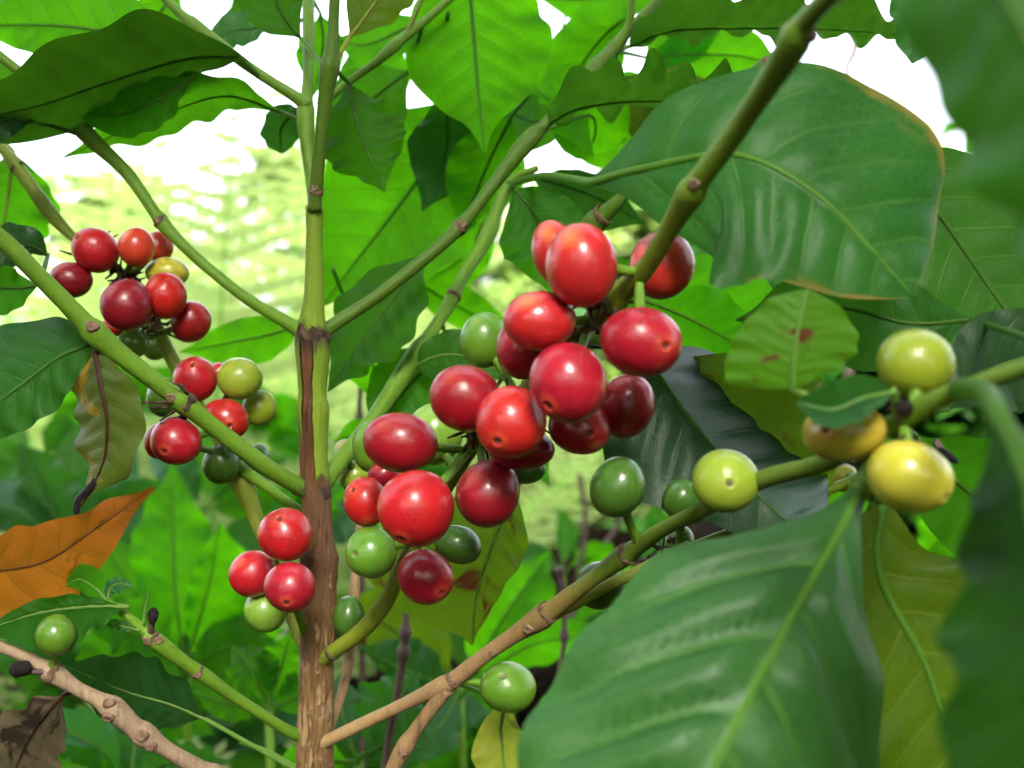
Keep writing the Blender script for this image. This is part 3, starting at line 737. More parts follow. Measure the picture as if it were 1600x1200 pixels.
sleaves(s, (720, 1090, .62), [
 dict(mid=[(735, 1050, .63), (790, 960, .64), (860, 860, .68)], wl=66, wr=72, mat='glow', wave=.006, dl=-.02),
 dict(mid=[(705, 1060, .62), (640, 1000, .61), (520, 930, .60)], wl=52, wr=70, mat='spot', wave=.005),
 dict(mid=[(735, 1070, .61), (840, 1005, .58), (985, 1000, .56)], wl=38, wr=34, mat='bright', wave=.004, dr=.03),
 dict(mid=[(708, 1075, .6), (640, 1050, .58), (560, 1010, .57)], wl=24, wr=52, mat='dark', dr=.01),
 dict(mid=[(725, 1050, .64), (735, 960, .68), (740, 880, .72)], wl=60, wr=58, mat='bright'),
 dict(mid=[(715, 1085, .6), (680, 1140, .58), (600, 1180, .56)], wl=40, wr=38, mat='blue')])
s = seedling(560, 1190, .46, 'blue-green seedling at the foot of the trunk')
sleaves(s, (560, 1190, .46), [
 dict(mid=[(575, 1170, .46), (610, 1110, .46), (655, 1050, .47)], wl=56, wr=52, mat='blue', dl=-.015),
 dict(mid=[(565, 1180, .45), (620, 1160, .44), (690, 1175, .43)], wl=42, wr=46, mat='blue'),
 dict(mid=[(550, 1170, .46), (535, 1110, .47), (530, 1050, .48)], wl=36, wr=38, mat='blue'),
 dict(mid=[(545, 1190, .45), (490, 1190, .44), (430, 1225, .43)], wl=40, wr=40, mat='bright')])
s = seedling(880, 900, 1.05, 'dim seedling in the dark gap under the berries')
sleaves(s, (880, 900, 1.05), [
 dict(mid=[(872, 885, 1.05), (830, 870, 1.05), (780, 890, 1.05)], wl=22, wr=24, mat='blue', dl=-.03),
 dict(mid=[(890, 885, 1.05), (930, 870, 1.05), (985, 890, 1.05)], wl=24, wr=22, mat='mid', dl=-.03),
 dict(mid=[(880, 880, 1.05), (885, 830, 1.08), (870, 790, 1.1)], wl=16, wr=18, mat='bright')])
s = seedling(1010, 930, .75, 'bright seedling seen between the green forked twigs')
sleaves(s, (1010, 930, .75), [
 dict(mid=[(1005, 915, .75), (960, 890, .75), (900, 895, .75)], wl=26, wr=26, mat='glow', dl=-.03),
 dict(mid=[(1020, 915, .75), (1080, 890, .76), (1160, 900, .78)], wl=30, wr=30, mat='mid'),
 dict(mid=[(1012, 905, .76), (1030, 840, .8), (1020, 780, .82)], wl=26, wr=28, mat='bright'),
 dict(mid=[(1000, 925, .74), (950, 950, .72), (880, 985, .7)], wl=26, wr=28, mat='bright', dl=-.02)])
s = seedling(200, 1240, .45, 'low seedling with dark glossy leaves along the bottom edge')
sleaves(s, (200, 1240, .45), [
 dict(mid=[(185, 1215, .45), (140, 1160, .44), (40, 1120, .43)], wl=40, wr=44, mat='blue', dl=-.01),
 dict(mid=[(210, 1215, .45), (270, 1190, .45), (360, 1190, .45)], wl=30, wr=38, mat='blue', dl=-.01),
 dict(mid=[(195, 1220, .44), (120, 1200, .43), (30, 1210, .42)], wl=30, wr=36, mat='mid'),
 dict(mid=[(205, 1215, .46), (215, 1140, .48), (240, 1080, .5)], wl=46, wr=44, mat='mid')])
for k, (px, py, d, lb) in enumerate([
 (60, 960, .95, 'shaded seedling low down under the orange dead leaf'), (470, 860, .95, 'seedling half hidden by the trunk and the lower trio of cherries'),
 (400, 690, 1.35, 'far small seedling left of the trunk below the ferns'), (610, 780, 1.2, 'shaded seedling behind the lowest red cherries'),
 (1120, 1000, .9, 'seedling behind the large foreground leaf'), (1250, 700, 1.0, 'bright seedling glimpsed beyond the glossy grey-green leaf'), (180, 640, 1.3, 'far seedling amid the ferns behind the withered leaf'),
 (820, 1180, .8, 'shaded seedling on the dark soil at the bottom edge'), (60, 720, 1.25, 'far seedling at the left edge below the ferns'), (1420, 900, .9, 'seedling far behind the yellow-olive leaf')]):
    s = seedling(px, py, d, lb); rr = random.Random(100+k)
    for q in range(7):
        an = rr.uniform(-.25, PI+.25); ln = rr.uniform(.07, .12)*FPX/d; mat = rr.choice(['mid', 'bright', 'blue', 'mid', 'bright'])
        x1, y1 = px+math.cos(an)*ln, py-math.sin(an)*ln*.85+ln*.18
        dz = rr.uniform(-.07, .07)
        leaf(s, [(px+math.cos(an)*ln*.12, py-math.sin(an)*ln*.12, d), (px+math.cos(an)*ln*.55, py-math.sin(an)*ln*.62, d+dz*.5), (x1, y1, d+dz)], ln*.23, ln*.23,
             mat=mat, pet=[(px, py, d)], nu=24, nv=4, wave=.004, dl=rr.uniform(-.03, .02), dr=rr.uniform(-.03, .02))


# ------------------------------------------------------------------ shrubs on top of the bank
def bank_shrub(x, y, h, w_, n, label, seed, mat='fern'):
    rs = random.Random(seed); gz = ground_h(x, y); root = empty('shrub', (x, y, gz), label=label, cat='shrub', group='shrubs on top of the bank')
    for k in range(3):
        Q = spline3([(x, y, gz-.02), (x+rs.uniform(-.1, .1), y, gz+h*.4), (x+rs.uniform(-.3, .3)*w_, y+rs.uniform(-.1, .1), gz+h*.85)], 12)
        V, F, uv, tt = tube(Q, np.linspace(.014, .004, 12), 8, rough=.05, seed=k); mesh('stem', V, F, BR['grey'], root, uv=uv, attrs={'along': tt}, origin=Q[0])
    V, F, U = [], [], []
    clumps = [(rs.uniform(-.8, .8)*w_, rs.uniform(-.3, .3)*w_, rs.uniform(.15, .95)*h, rs.uniform(.12, .3)) for _ in range(26)]
    for _ in range(n):
        c = rs.choice(clumps); p = np.array((x+c[0]+rs.gauss(0, c[3]*.5), y+c[1]+rs.gauss(0, c[3]*.5), gz+max(.02, c[2]+rs.gauss(0, c[3]*.5))))
        a = rs.uniform(0, 6.28); L = rs.uniform(.12, .24); W = L*.22; hh = np.array((math.cos(a), math.sin(a), rs.uniform(-.8, .4))); hh /= np.linalg.norm(hh)
        sdv = np.cross(hh, (rs.uniform(-.5, .5), rs.uniform(-.5, .5), 1.)); sdv /= np.linalg.norm(sdv); nn = np.cross(sdv, hh); b = len(V)
        for (t, wv, z) in ((0, 0, 0), (.4, 1, .05), (.4, -1, .05), (1, 0, -.1)): V.append(p+hh*L*t+sdv*W*wv+nn*L*z); U.append((t, .5+.5*wv))
        F += [(b, b+1, b+2), (b+1, b+3, b+2)]
    tag(mesh('crown', V, F, ML[mat], root, uv=U, attrs={'vein': [0.]*len(V)}, origin=(x, y, gz)), kind='stuff')
bank_shrub(.1, 4.8, .65, .8, 2000, 'low yellow-green shrub on the bank right of the stem', 43)
bank_shrub(1.2, 4.6, .9, .9, 2200, 'shrub on the bank behind the large dark leaf', 44)
bank_shrub(.62, 2.15, .95, .42, 2200, 'added dark shrub that shades the hollow behind the right-hand leaves', 45, 'dark')  # extra shrub put here to cast shade on the dark soil
fern(-.30, 1.55, [(2.3, .85, 1.35, .8), (3.3, .8, 1.1, 1.0), (1.3, .7, 1.2, 1.0), (4.4, .7, 1.0, 1.2)], 'pale fern with arching fronds between the left cherries and the stem', pairs=22)
fern(-.45, 2.5, [(1.7, 1.25, 1.45, .7), (2.7, 1.1, 1.1, 1.0), (.4, 1.1, 1.1, 1.0), (4.2, .9, 1., 1.1), (5.5, .9, 1., 1.1)], 'tall pale fern rising behind the withered leaf', pairs=21)
fern(-.62, 1.65, [(1.35, 1.15, 1.5, .3), (1.8, 1.05, 1.4, .5), (2.6, .9, 1.1, 1.0), (.3, .85, 1.1, .9)], 'pale fern with tall fronds just left of the tallest upright frond', pairs=26)
fern(-.20, 1.75, [(1.7, 1.1, 1.48, .35), (2.4, .9, 1.2, .9), (.6, .8, 1.1, 1.0)], 'narrow pale fern close behind the upper stem', pairs=26)
fern(-.78, 2.0, [(1.7, 1.2, 1.5, .4), (1.1, 1.15, 1.4, .5), (2.4, 1.0, 1.2, .9), (.4, 1.0, 1.2, .9), (4.8, .8, 1.0, 1.1)], 'tall hazy fern behind the upper left branch', pairs=24)
fern(-.50, 2.3, [(1.4, 1.25, 1.5, .4), (2.2, 1.15, 1.35, .6), (.8, 1.15, 1.35, .6), (3.2, .9, 1.0, 1.1), (5.4, .9, 1.0, 1.1)], 'pale fern farther back between the tall upright fern and the stem', pairs=24)
fern(-.98, 2.7, [(1.5, 1.3, 1.5, .4), (2.3, 1.2, 1.3, .7), (.7, 1.2, 1.3, .7), (4.2, .9, 1., 1.1)], 'distant pale fern at the top of the bank on the left', pairs=24)
bank_shrub(-1.3, 5.2, 1.15, 1.5, 1500, 'pale hazy shrub on top of the bank at the left', 41)
fern(-1.05, 2.1, [(1.0, 1.15, 1.4, .7), (2.0, 1.0, 1.2, .9), (.2, .9, 1.1, 1.0), (4.6, .8, 1., 1.1)], 'fern at the far left between branch and berries', pairs=20)
fern(-.38, 3.1, [(1.8, 1.15, 1.4, .8), (2.6, 1., 1.1, 1.1), (.5, 1., 1.1, 1.), (4.0, .8, .9, 1.2), (5.4, .8, .9, 1.2)], 'pale fern up the bank directly left of the stem', pairs=22)
# ------------------------------------------------------------------ trees added out of view, behind and above the camera, to block sky light
M_shade = leaf_mat('blocker_tree_leaf', (.03, .09, .02), (.045, .12, .025), (.10, .3, .02), .3, (.08, .16, .04), .3, .4, bump=0.)
def blocker_tree(x, y, crowns, n, label, seed):
    rs = random.Random(seed); root = empty('blocker_tree', (x, y, ground_h(x, y)), label=label, cat='tree', group='added unseen trees blocking light behind the camera')
    ct = crowns[0][0]
    Q = spline3([(x, y, -.02), (x*1.02, y, .5), (ct[0]*.4+x*.6, ct[1]*.4+y*.6, ct[2]*.75), ct], 20)
    V, F, uv, tt = tube(Q, np.linspace(.07, .015, 20), 14, rough=.06, seed=seed); mesh('trunk', V, F, BR['grey'], root, uv=uv, attrs={'along': tt}, origin=Q[0])
    V, F, U = [], [], []
    for (c, rad), m in zip(crowns, n):
        for _ in range(m):
            while True:
                q = [rs.uniform(-1, 1) for _ in range(3)]
                if sum(v*v for v in q) <= 1: break
            p = np.array([c[i]+q[i]*rad[i] for i in range(3)])
            if p[1] > .05 and abs(p[0]) < .62*p[1]+.1 and p[2]-CZ < .52*p[1]+.12: continue      # keeps clear of the view
            if np.linalg.norm(p-np.array((0, 0, CZ))) < .35: continue
            dv = p-np.array((0., .3, .58)); az = math.degrees(math.atan2(dv[0], -dv[1])); el = math.degrees(math.atan2(dv[2], math.hypot(dv[0], dv[1])))
            if ((az-2)/15)**2+((el-40)/13)**2 < 1 and rs.random() > .08: continue                                # gap left in the added crowns so the sun gets through
            a = rs.uniform(0, 6.28); L = rs.uniform(.10, .17); W = L*.24; tl = rs.uniform(-.9, .2)
            h = np.array((math.cos(a), math.sin(a), tl)); h /= np.linalg.norm(h); sdv = np.cross(h, (rs.uniform(-.4, .4), rs.uniform(-.4, .4), 1.)); sdv /= np.linalg.norm(sdv); nn = np.cross(sdv, h)
            b = len(V)
            for (t, wv, z) in ((0, 0, 0), (.3, 1, .04), (.3, -1, .04), (.65, .85, .02), (.65, -.85, .02), (1, 0, -.1)):
                V.append(p+h*L*t+sdv*W*wv+nn*L*z); U.append((t, .5+.5*wv))
            F += [(b, b+1, b+2), (b+1, b+3, b+4, b+2), (b+3, b+5, b+4)]
    tag(mesh('crown', V, F, M_shade, root, uv=U, attrs={'vein': [0.]*len(V)}, origin=ct), kind='stuff')
blocker_tree(-1.1, -1.3, [((-.2, -.75, 1.65), (1.7, 1.0, .45)), ((-1.6, -.6, .85), (.6, .9, .7))], (5500, 3400), 'added unseen tree with a spreading crown that blocks overhead light', 1)
blocker_tree(1.25, -1.2, [((1.1, -.6, 1.5), (.9, 1.0, .5)), ((1.6, -.6, .8), (.6, .9, .7))], (3400, 3400), 'added unseen tree with a low dense crown that blocks side light', 2)
blocker_tree(.15, -2.7, [((0, -2.4, 1.0), (1.9, .5, 1.0))], (4600,), 'added unseen bushy low tree that blocks light from behind', 3)

for k, (px, py, d, lb) in enumerate([
 (330, 1190, .75, 'dark seedling low down between the gnarled branch and the trunk'), (150, 1120, .7, 'shaded seedling under the gnarled tan branch'), (250, 1010, 1.0, 'seedling in the dim gap beneath the green twig'),
 (420, 990, 1.15, 'shaded seedling just left of the lower trunk'), (40, 830, 1.1, 'seedling beneath the blue-green one at the left edge'), (660, 1190, .75, 'shaded seedling behind the tan fork at the bottom edge')]):
    s = seedling(px, py, d, lb); rr = random.Random(200+k)
    for q in range(8):
        an = rr.uniform(-.2, PI+.2); ln = rr.uniform(.06, .11)*FPX/d; dz = rr.uniform(-.07, .07)
        leaf(s, [(px+math.cos(an)*ln*.12, py-math.sin(an)*ln*.12, d), (px+math.cos(an)*ln*.55, py-math.sin(an)*ln*.62, d+dz*.5), (px+math.cos(an)*ln, py-math.sin(an)*ln*.85+ln*.18, d+dz)], ln*.23, ln*.23,
             mat=rr.choice(['mid', 'dark', 'mid', 'blue', 'dark']), pet=[(px, py, d)], nu=24, nv=4, wave=.004, dl=rr.uniform(-.03, .02), dr=rr.uniform(-.03, .02))
# ------------------------------------------------------------------ the coffee plant: stem, branches
base = P(500, 600, .34); base[2] = ground_h(base[0], .34)
plant = empty('coffee_plant', base, label='coffee plant with tan peeling trunk, green shoots and large wavy leaves', cat='coffee plant')
branch(plant, 'stem', [(520, 3640, .34, 74), (505, 2200, .34, 66), (500, 1400, .34, 60), (492, 1230, .34, 58), (494, 1080, .34, 55), (498, 950, .34, 54), (498, 850, .34, 50), (494, 780, .34, 46), (490, 700, .34, 42),
       (489, 620, .34, 44), (488, 545, .34, 54), (488, 505, .34, 42), (490, 470, .34, 32), (491, 400, .34, 27), (491, 322, .34, 27)],
       None, matobj=stem_mat(), sides=32, rough=.055, name='stem', swell=.16, nodes=(.905, .835))
SO = [o for o in plant.children if o.name.startswith('stem')][0]
C, R = PATHS['stem']
def at_py(key, py):
    C, R = PATHS[key]; z = CZ-(py-CY)/FPX*.34; return int(np.argmin(abs(C[:, 2]-z)))
for py in (1040, 770, 522): collar(SO, C, R, at_py('stem', py)) if py != 1040 else None
for py, ox in ((1035, -.3), (1150, -.2), (860, .5), (765, .35), (1060, .4)):
    i = at_py('stem', py); dv = np.array((ox, -.95, .1)); dv /= np.linalg.norm(dv); scar(SO, C[i]-dv*R[i]*.15, dv, R[i]*.5)
# peeling flakes of bark on the trunk
rb = random.Random(3)
for _ in range(22):
    py = rb.uniform(900, 1230); i = at_py('stem', py); th = rb.uniform(-1.2, 1.2); hh = rb.uniform(.003, .010); ww = rb.uniform(.0004, .0010); lf = rb.uniform(.02, .10)
    n0 = np.array((math.sin(th), -math.cos(th), 0)); sd_ = np.array((math.cos(th), math.sin(th), 0)); up = np.array((rb.uniform(-.1, .1), 0, 1.))
    V = []
    for k in range(6):
        t = k/5; lift = R[i]*(.99+lf*(2*t-1)**2); wv = ww*(math.sin(PI*(.12+.76*t)))
        for sg in (-1, 1): V.append(C[i]+n0*lift+sd_*sg*wv+up*(t-.5)*hh)
    mesh('bark_flake', V, [(2*k, 2*k+1, 2*k+3, 2*k+2) for k in range(5)], BR['tan'], SO, uv=[(0, 0)]*12, attrs={'along': [k/12 for k in range(12)]})

branch(plant, 'front_shoot', [(491, 330, .338, 26), (493, 300, .337, 25), (503, 200, .333, 25), (512, 125, .330, 27), (517, 90, .329, 28), (521, 40, .328, 21), (525, -60, .326, 20), (528, -200, .33, 19)],
       'dkgreen', nodes=(.43,), collars=(.06,), scars=((.08, 0., 0.),), name='shoot')
branch(plant, 'rear_shoot', [(491, 345, .346, 22), (487, 290, .350, 20), (479, 215, .354, 27), (478, 170, .357, 25), (482, 110, .362, 20), (482, 40, .37, 23), (482, -60, .38, 22), (485, -250, .39, 20)],
       'green', nodes=(.29,), name='shoot')
branch(plant, 'B1', [(497, 525, .342, 26), (520, 508, .345, 25), (600, 455, .35, 23), (708, 365, .355, 22), (770, 290, .36, 23), (815, 232, .362, 28), (860, 185, .364, 21), (955, 82, .37, 27), (985, 45, .372, 19), (1050, -20, .38, 18), (1150, -130, .39, 16)],
       'dkgreen', nodes=(.31, .50, .66), collars=(.305,), scars=((.31, .1, .1),))
branch(plant, 'B1b', [(960, 78, .37, 16), (985, 30, .367, 14), (988, -60, .36, 12)], 'green', name='petiole')
branch(plant, 'B2', [(478, 525, .342, 26), (455, 508, .344, 24), (370, 455, .348, 21), (268, 365, .35, 20), (200, 272, .352, 24), (143, 218, .353, 26), (80, 150, .352, 19), (0, 88, .35, 18), (-120, -10, .35, 16)],
       'green', nodes=(.36, .60), collars=(.365,), scars=((.365, 0., .1),))
branch(plant, 'B3', [(500, 778, .346, 32), (470, 762, .338, 33), (400, 718, .326, 31), (285, 628, .315, 32), (165, 535, .305, 36), (80, 450, .298, 33), (0, 372, .29, 33), (-100, 290, .28, 32)],
       'green', nodes=(.345, .57), collars=(.05, .335), scars=((.375, .3, .5), (.575, -.3, -.7)))
branch(plant, 'B4', [(480, 1010, .345, 26), (460, 975, .35, 24), (430, 880, .355, 25), (402, 815, .358, 27), (378, 755, .36, 34), (350, 700, .362, 22), (300, 615, .365, 22), (262, 548, .366, 26), (235, 490, .365, 18),
       (190, 425, .365, 16), (120, 375, .365, 17), (75, 328, .365, 26), (30, 265, .365, 20), (-10, 215, .365, 20), (-90, 120, .365, 18)],
       'olive', nodes=(.27, .58, .84), collars=(.28, .525, .83))
branch(plant, 'B4b', [(485, 810, .347, 16), (440, 778, .35, 18), (395, 745, .356, 20), (372, 730, .36, 22), (340, 697, .362, 20)], 'green', nodes=(.8,), collars=(.83,))
branch(plant, 'B5', [(488, 1056, .346, 27), (513, 1024, .335, 28), (560, 990, .327, 30), (600, 945, .32, 30), (624, 895, .314, 30), (680, 790, .30, 28), (745, 690, .286, 28), (830, 600, .274, 28), (900, 525, .264, 30),
       (965, 462, .254, 42), (1015, 410, .242, 36), (1075, 308, .225, 42), (1160, 190, .207, 42), (1228, 88, .19, 52), (1262, 30, .182, 38), (1310, -20, .172, 38), (1400, -110, .16, 40), (1520, -230, .15, 38)],
       'front', nodes=(.46, .585, .765), collars=(.03, .30, .40, .45), scars=((.60, -.4, .2), (.77, .6, .1)), swell=.25)
branch(plant, 'B6', [(500, 760, .345, 34), (530, 722, .35, 32), (580, 660, .36, 30), (628, 588, .37, 34), (690, 495, .38, 22), (725, 430, .39, 21), (760, 372, .40, 24), (795, 290, .405, 22), (840, 262, .40, 12)],
       'green', nodes=(.44, .60, .80), collars=(.595,))
branch(plant, 'B7', [(486, 1174, .343, 22), (512, 1157, .336, 22), (600, 1115, .327, 23), (690, 1072, .316, 26), (715, 1058, .314, 30), (770, 1015, .307, 28), (855, 958, .298, 34), (925, 905, .288, 28), (990, 858, .278, 32), (1040, 825, .265, 27),
       (1100, 795, .25, 30), (1190, 750, .235, 34), (1290, 722, .22, 34), (1390, 668, .206, 42), (1470, 622, .195, 36), (1600, 575, .18, 34), (1760, 520, .168, 40), (1950, 430, .155, 38)],
       'lower', nodes=(.14, .255, .35, .61), collars=(.15, .262, .355, .615), scars=((.155, -.5, .2), (.20, -.2, .3), (.245, -.6, .5)))
branch(plant, 'B8', [(862, 958, .299, 24), (900, 942, .30, 23), (960, 910, .302, 22), (1050, 872, .306, 28), (1160, 825, .31, 20), (1290, 768, .315, 18), (1400, 720, .32, 16)], 'olive', nodes=(.36,), collars=(.355, .40))
branch(plant, 'B9', [(505, 1480, .335, 28), (560, 1330, .33, 26), (610, 1210, .325, 26), (650, 1140, .32, 25), (700, 1075, .315, 27)], 'tan', nodes=(.76,), scars=((.76, .0, .1),))
branch(plant, 'B10', [(475, 1152, .34, 20), (450, 1142, .335, 20), (380, 1098, .325, 20), (310, 1050, .315, 22), (245, 1003, .308, 26), (225, 985, .307, 20), (190, 955, .305, 14), (165, 938, .304, 10)], 'green', nodes=(.5, .73), collars=(.52, .76), scars=((.53, .0, .0), (.74, .2, -.5), (.785, -.3, .3)), swell=.2)
branch(plant, 'B11', [(488, 1400, .335, 34), (430, 1290, .325, 32), (370, 1235, .315, 31), (315, 1203, .308, 32), (255, 1168, .303, 27), (215, 1140, .30, 34), (170, 1103, .297, 31), (125, 1078, .296, 24), (80, 1050, .295, 28), (30, 1022, .295, 22), (-60, 985, .295, 22), (-180, 930, .295, 20)],
       'grey', nodes=(.30, .45, .53, .66), collars=(.66,), scars=((.30, .4, .6), (.44, .5, .6), (.455, -.4, -.6), (.53, .3, .8), (.54, -.2, -.8)), swell=.35)
branch(plant, 'B14', [(510, 1150, .348, 16), (525, 1110, .352, 17), (540, 1060, .356, 18), (548, 1010, .36, 22), (552, 960, .362, 16), (556, 890, .366, 15), (565, 800, .37, 14), (580, 720, .375, 12)], 'tan', nodes=(.55,))
branch(plant, 'B15', [(500, 165, .36, 14), (545, 128, .365, 14), (590, 95, .37, 14), (632, 58, .375, 18), (690, 10, .38, 14), (760, -60, .385, 14), (800, -110, .385, 13), (1000, -140, .39, 12)], 'green', nodes=(.24,))
branch(plant, 'B15b', [(632, 60, .375, 9), (648, 25, .375, 9), (670, -30, .375, 9)], 'olive', name='petiole')
branch(plant, 'B16', [(482, 168, .356, 22), (460, 150, .356, 21), (400, 112, .356, 20), (310, 45, .356, 22), (270, 10, .356, 17), (200, -60, .356, 16), (60, -160, .356, 15)], 'green', nodes=(.42,))
branch(plant, 'B17', [(880, 395, .33, 18), (915, 362, .33, 32), (950, 330, .325, 30), (1000, 280, .32, 14)], 'dkgreen', nodes=(.45,), collars=(.5,))
branch(plant, 'B18', [(1068, 200, .30, 16), (1120, 160, .295, 18), (1180, 112, .29, 18), (1240, 60, .285, 16), (1330, -60, .28, 15)], 'dkgreen', nodes=(.45,), collars=(.45,))
branch(plant, 'B19', [(1345, 775, .21, 46), (1375, 705, .208, 40), (1392, 668, .206, 30)], 'green', name='petiole')

# ------------------------------------------------------------------ leaves of the plant
A_ = plant
# big foreground leaves at the right
leaf(A_, [(1345, 765, .208), (1300, 850, .198), (1225, 985, .186), (1150, 1130, .176), (1050, 1330, .168), (960, 1500, .165)], 275, 292, 'lead', 'green', dl=.016, dr=.018, nu=84, nv=16, wave=.0012, quilt=.0042, N=6.5, pr=.0010, wavecap=False, kv=.95,
     prof=[(0, .04), (.06, .09), (.115, .19), (.2, .38), (.3, .61), (.49, .90), (.65, 1), (.8, .9), (.93, .45), (1, .03)],
     profr=[(0, .04), (.06, .12), (.115, .26), (.2, .53), (.3, .79), (.49, .95), (.65, 1), (.8, .88), (.93, .4), (1, .03)], label='largest dark green leaf with deep side veins filling the lower foreground', pet=[(1378, 700, .208)], seed=3, scal=.012)
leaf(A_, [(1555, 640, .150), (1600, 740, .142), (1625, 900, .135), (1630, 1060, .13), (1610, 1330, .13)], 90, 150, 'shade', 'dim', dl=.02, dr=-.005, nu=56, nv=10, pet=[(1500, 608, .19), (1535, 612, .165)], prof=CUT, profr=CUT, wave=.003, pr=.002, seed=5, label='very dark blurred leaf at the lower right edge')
leaf(A_, [(1378, 780, .235), (1375, 900, .235), (1450, 1050, .235), (1500, 1230, .235), (1540, 1380, .235)], 150, 125, 'olive', 'green', nu=56, nv=10, pet=[(1392, 690, .215)], prof=[(0, .05), (.08, .35), (.2, .75), (.4, 1), (.7, .9), (1, .05)], wave=.002, pr=.0013, seed=8, label='yellow-olive leaf hanging behind the largest dark green leaf')
leaf(A_, [(925, 285, .262), (1010, 262, .25), (1150, 242, .238), (1270, 300, .232), (1370, 400, .23), (1425, 462, .23)], 190, 205, 'edge', 'green', dl=.012, dr=-.006, nu=72, nv=14, wave=.0016, freq=3, quilt=.0013, N=8, scal=.01, pr=.0012,
     prof=[(0, .03), (.08, .16), (.2, .42), (.35, .68), (.5, .92), (.65, 1.02), (.8, .90), (.92, .52), (1, .03)], profr=[(0, .03), (.08, .2), (.2, .58), (.35, .92), (.5, 1), (.65, .82), (.8, .55), (.92, .30), (1, .03)],
     label='broad dark leaf with dry yellow-brown margin behind the blurred front branch', pet=[(800, 288, .40), (850, 275, .33)], seed=21)
leaf(A_, [(1460, -160, .112), (1560, -20, .104), (1650, 150, .1), (1700, 330, .098), (1720, 560, .097)], 200, 172, 'dark', 'dim', dl=0., dr=.012, nu=48, nv=9, prof=CUT, profr=[(0, .3), (.2, .9), (.4, 1), (.6, .9), (.8, .62), (.93, .3), (1, .02)], wave=.002, quilt=.0012, seed=31, pet=[(1330, -230, .15)], label='blurred green leaf closest to the lens at the upper right edge')
leaf(A_, [(1395, 240, .285), (1470, 340, .285), (1560, 470, .285), (1690, 650, .285)], 175, 130, 'dark', 'dim', nu=48, nv=9, prof=[(0, .1), (.12, .5), (.3, .9), (.5, 1), (.8, .6), (1, .03)], pet=[(1300, 130, .29)], wave=.002, seed=33)
leaf(A_, [(1520, 500, .27), (1420, 505, .27), (1300, 480, .275), (1150, 500, .29)], 90, 85, 'dark', 'dim', nu=40, nv=7, pet=[(1640, 540, .18)], seed=35)
leaf(A_, [(1480, 640, .24), (1530, 590, .245), (1600, 560, .25), (1700, 560, .25)], 85, 80, 'gloss', 'dim', nu=40, nv=7, pet=[(1440, 640, .2)], seed=36)
leaf(A_, [(1430, 680, .25), (1480, 740, .26), (1560, 800, .27), (1680, 850, .27)], 110, 90, 'mid', 'dim', nu=40, nv=7, pet=[(1400, 665, .206)], seed=37)
leaf(A_, [(1238, 608, .215), (1240, 565, .213), (1248, 510, .212), (1262, 452, .212)], 108, 96, 'stain', 'pale', nu=48, nv=9, dl=.006, dr=.004, prof=[(0, .9), (.06, .97), (.2, .98), (.45, .88), (.7, .64), (.88, .38), (1, .04)], profr=[(0, .06), (.1, .35), (.3, .85), (.52, 1), (.75, .9), (.92, .5), (1, .04)], pet=[(1300, 650, .206), (1380, 665, .206)], wave=.0008, seed=44, scal=.008, quilt=.0004, kv=.4,
     label='rounded green leaf with brown stain beside the olive cherry')
leaf(A_, [(1398, 612, .198), (1350, 622, .196), (1300, 640, .196), (1245, 628, .197)], 30, 42, 'blue', 'pale', dl=-.012, dr=-.004, nu=36, nv=6, pet=[(1400, 655, .204)], wave=.0003, quilt=.0001, seed=46, prof=BLUNT, scal=.004, label='small curled blue-green leaf over the amber cherry')
# glossy leaf behind the centre-right cherries
leaf(A_, [(1010, 555, .30), (1060, 630, .296), (1145, 735, .29), (1225, 810, .286), (1285, 850, .285)], 140, 150, 'gloss', 'dim', dl=.045, dr=-.004, nu=72, nv=14, quilt=.0012, N=7, wave=.0008, pet=[(960, 480, .285)], pr=.0009, seed=51, scal=.012,
     prof=[(0, .2), (.1, .58), (.25, .88), (.45, 1), (.65, .92), (.82, .72), (.94, .42), (1, .04)], profr=[(0, .25), (.1, .7), (.25, 1), (.4, .98), (.6, .6), (.8, .35), (1, .03)], label='glossy grey-green leaf with ribbed veins behind the right red cherries')
leaf(A_, [(1020, 560, .315), (1100, 640, .315), (1180, 700, .315), (1290, 850, .315)], 150, 130, 'spot', 'pale', nu=40, nv=7, seed=53, wave=.003, pet=[(970, 480, .30)])
leaf(A_, [(1010, 470, .34), (1060, 490, .345), (1120, 520, .35), (1190, 560, .355)], 62, 70, 'glow', 'green', nu=48, nv=8, seed=55, pet=[(950, 440, .33)], wave=.002)
leaf(A_, [(1000, 440, .36), (1080, 450, .36), (1170, 500, .37), (1260, 570, .38)], 70, 60, 'bright', 'green', nu=40, nv=7, seed=56, pet=[(930, 420, .34)])
# top centre: backlit leaves
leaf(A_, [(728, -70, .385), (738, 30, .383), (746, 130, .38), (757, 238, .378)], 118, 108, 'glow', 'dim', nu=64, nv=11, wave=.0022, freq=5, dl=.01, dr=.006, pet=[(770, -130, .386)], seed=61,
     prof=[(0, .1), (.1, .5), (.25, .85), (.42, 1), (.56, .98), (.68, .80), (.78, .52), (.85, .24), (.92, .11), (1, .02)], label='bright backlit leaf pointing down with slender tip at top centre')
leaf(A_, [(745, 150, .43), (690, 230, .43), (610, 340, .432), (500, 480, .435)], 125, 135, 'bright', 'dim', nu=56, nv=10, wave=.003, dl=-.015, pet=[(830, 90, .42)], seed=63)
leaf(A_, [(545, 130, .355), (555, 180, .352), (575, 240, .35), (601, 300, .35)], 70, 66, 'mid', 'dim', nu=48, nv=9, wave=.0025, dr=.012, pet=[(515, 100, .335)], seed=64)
leaf(A_, [(800, 180, .41), (770, 240, .41), (745, 300, .412), (720, 370, .415)], 62, 60, 'glow', 'dim', nu=40, nv=8, pet=[(825, 150, .39)], seed=65)
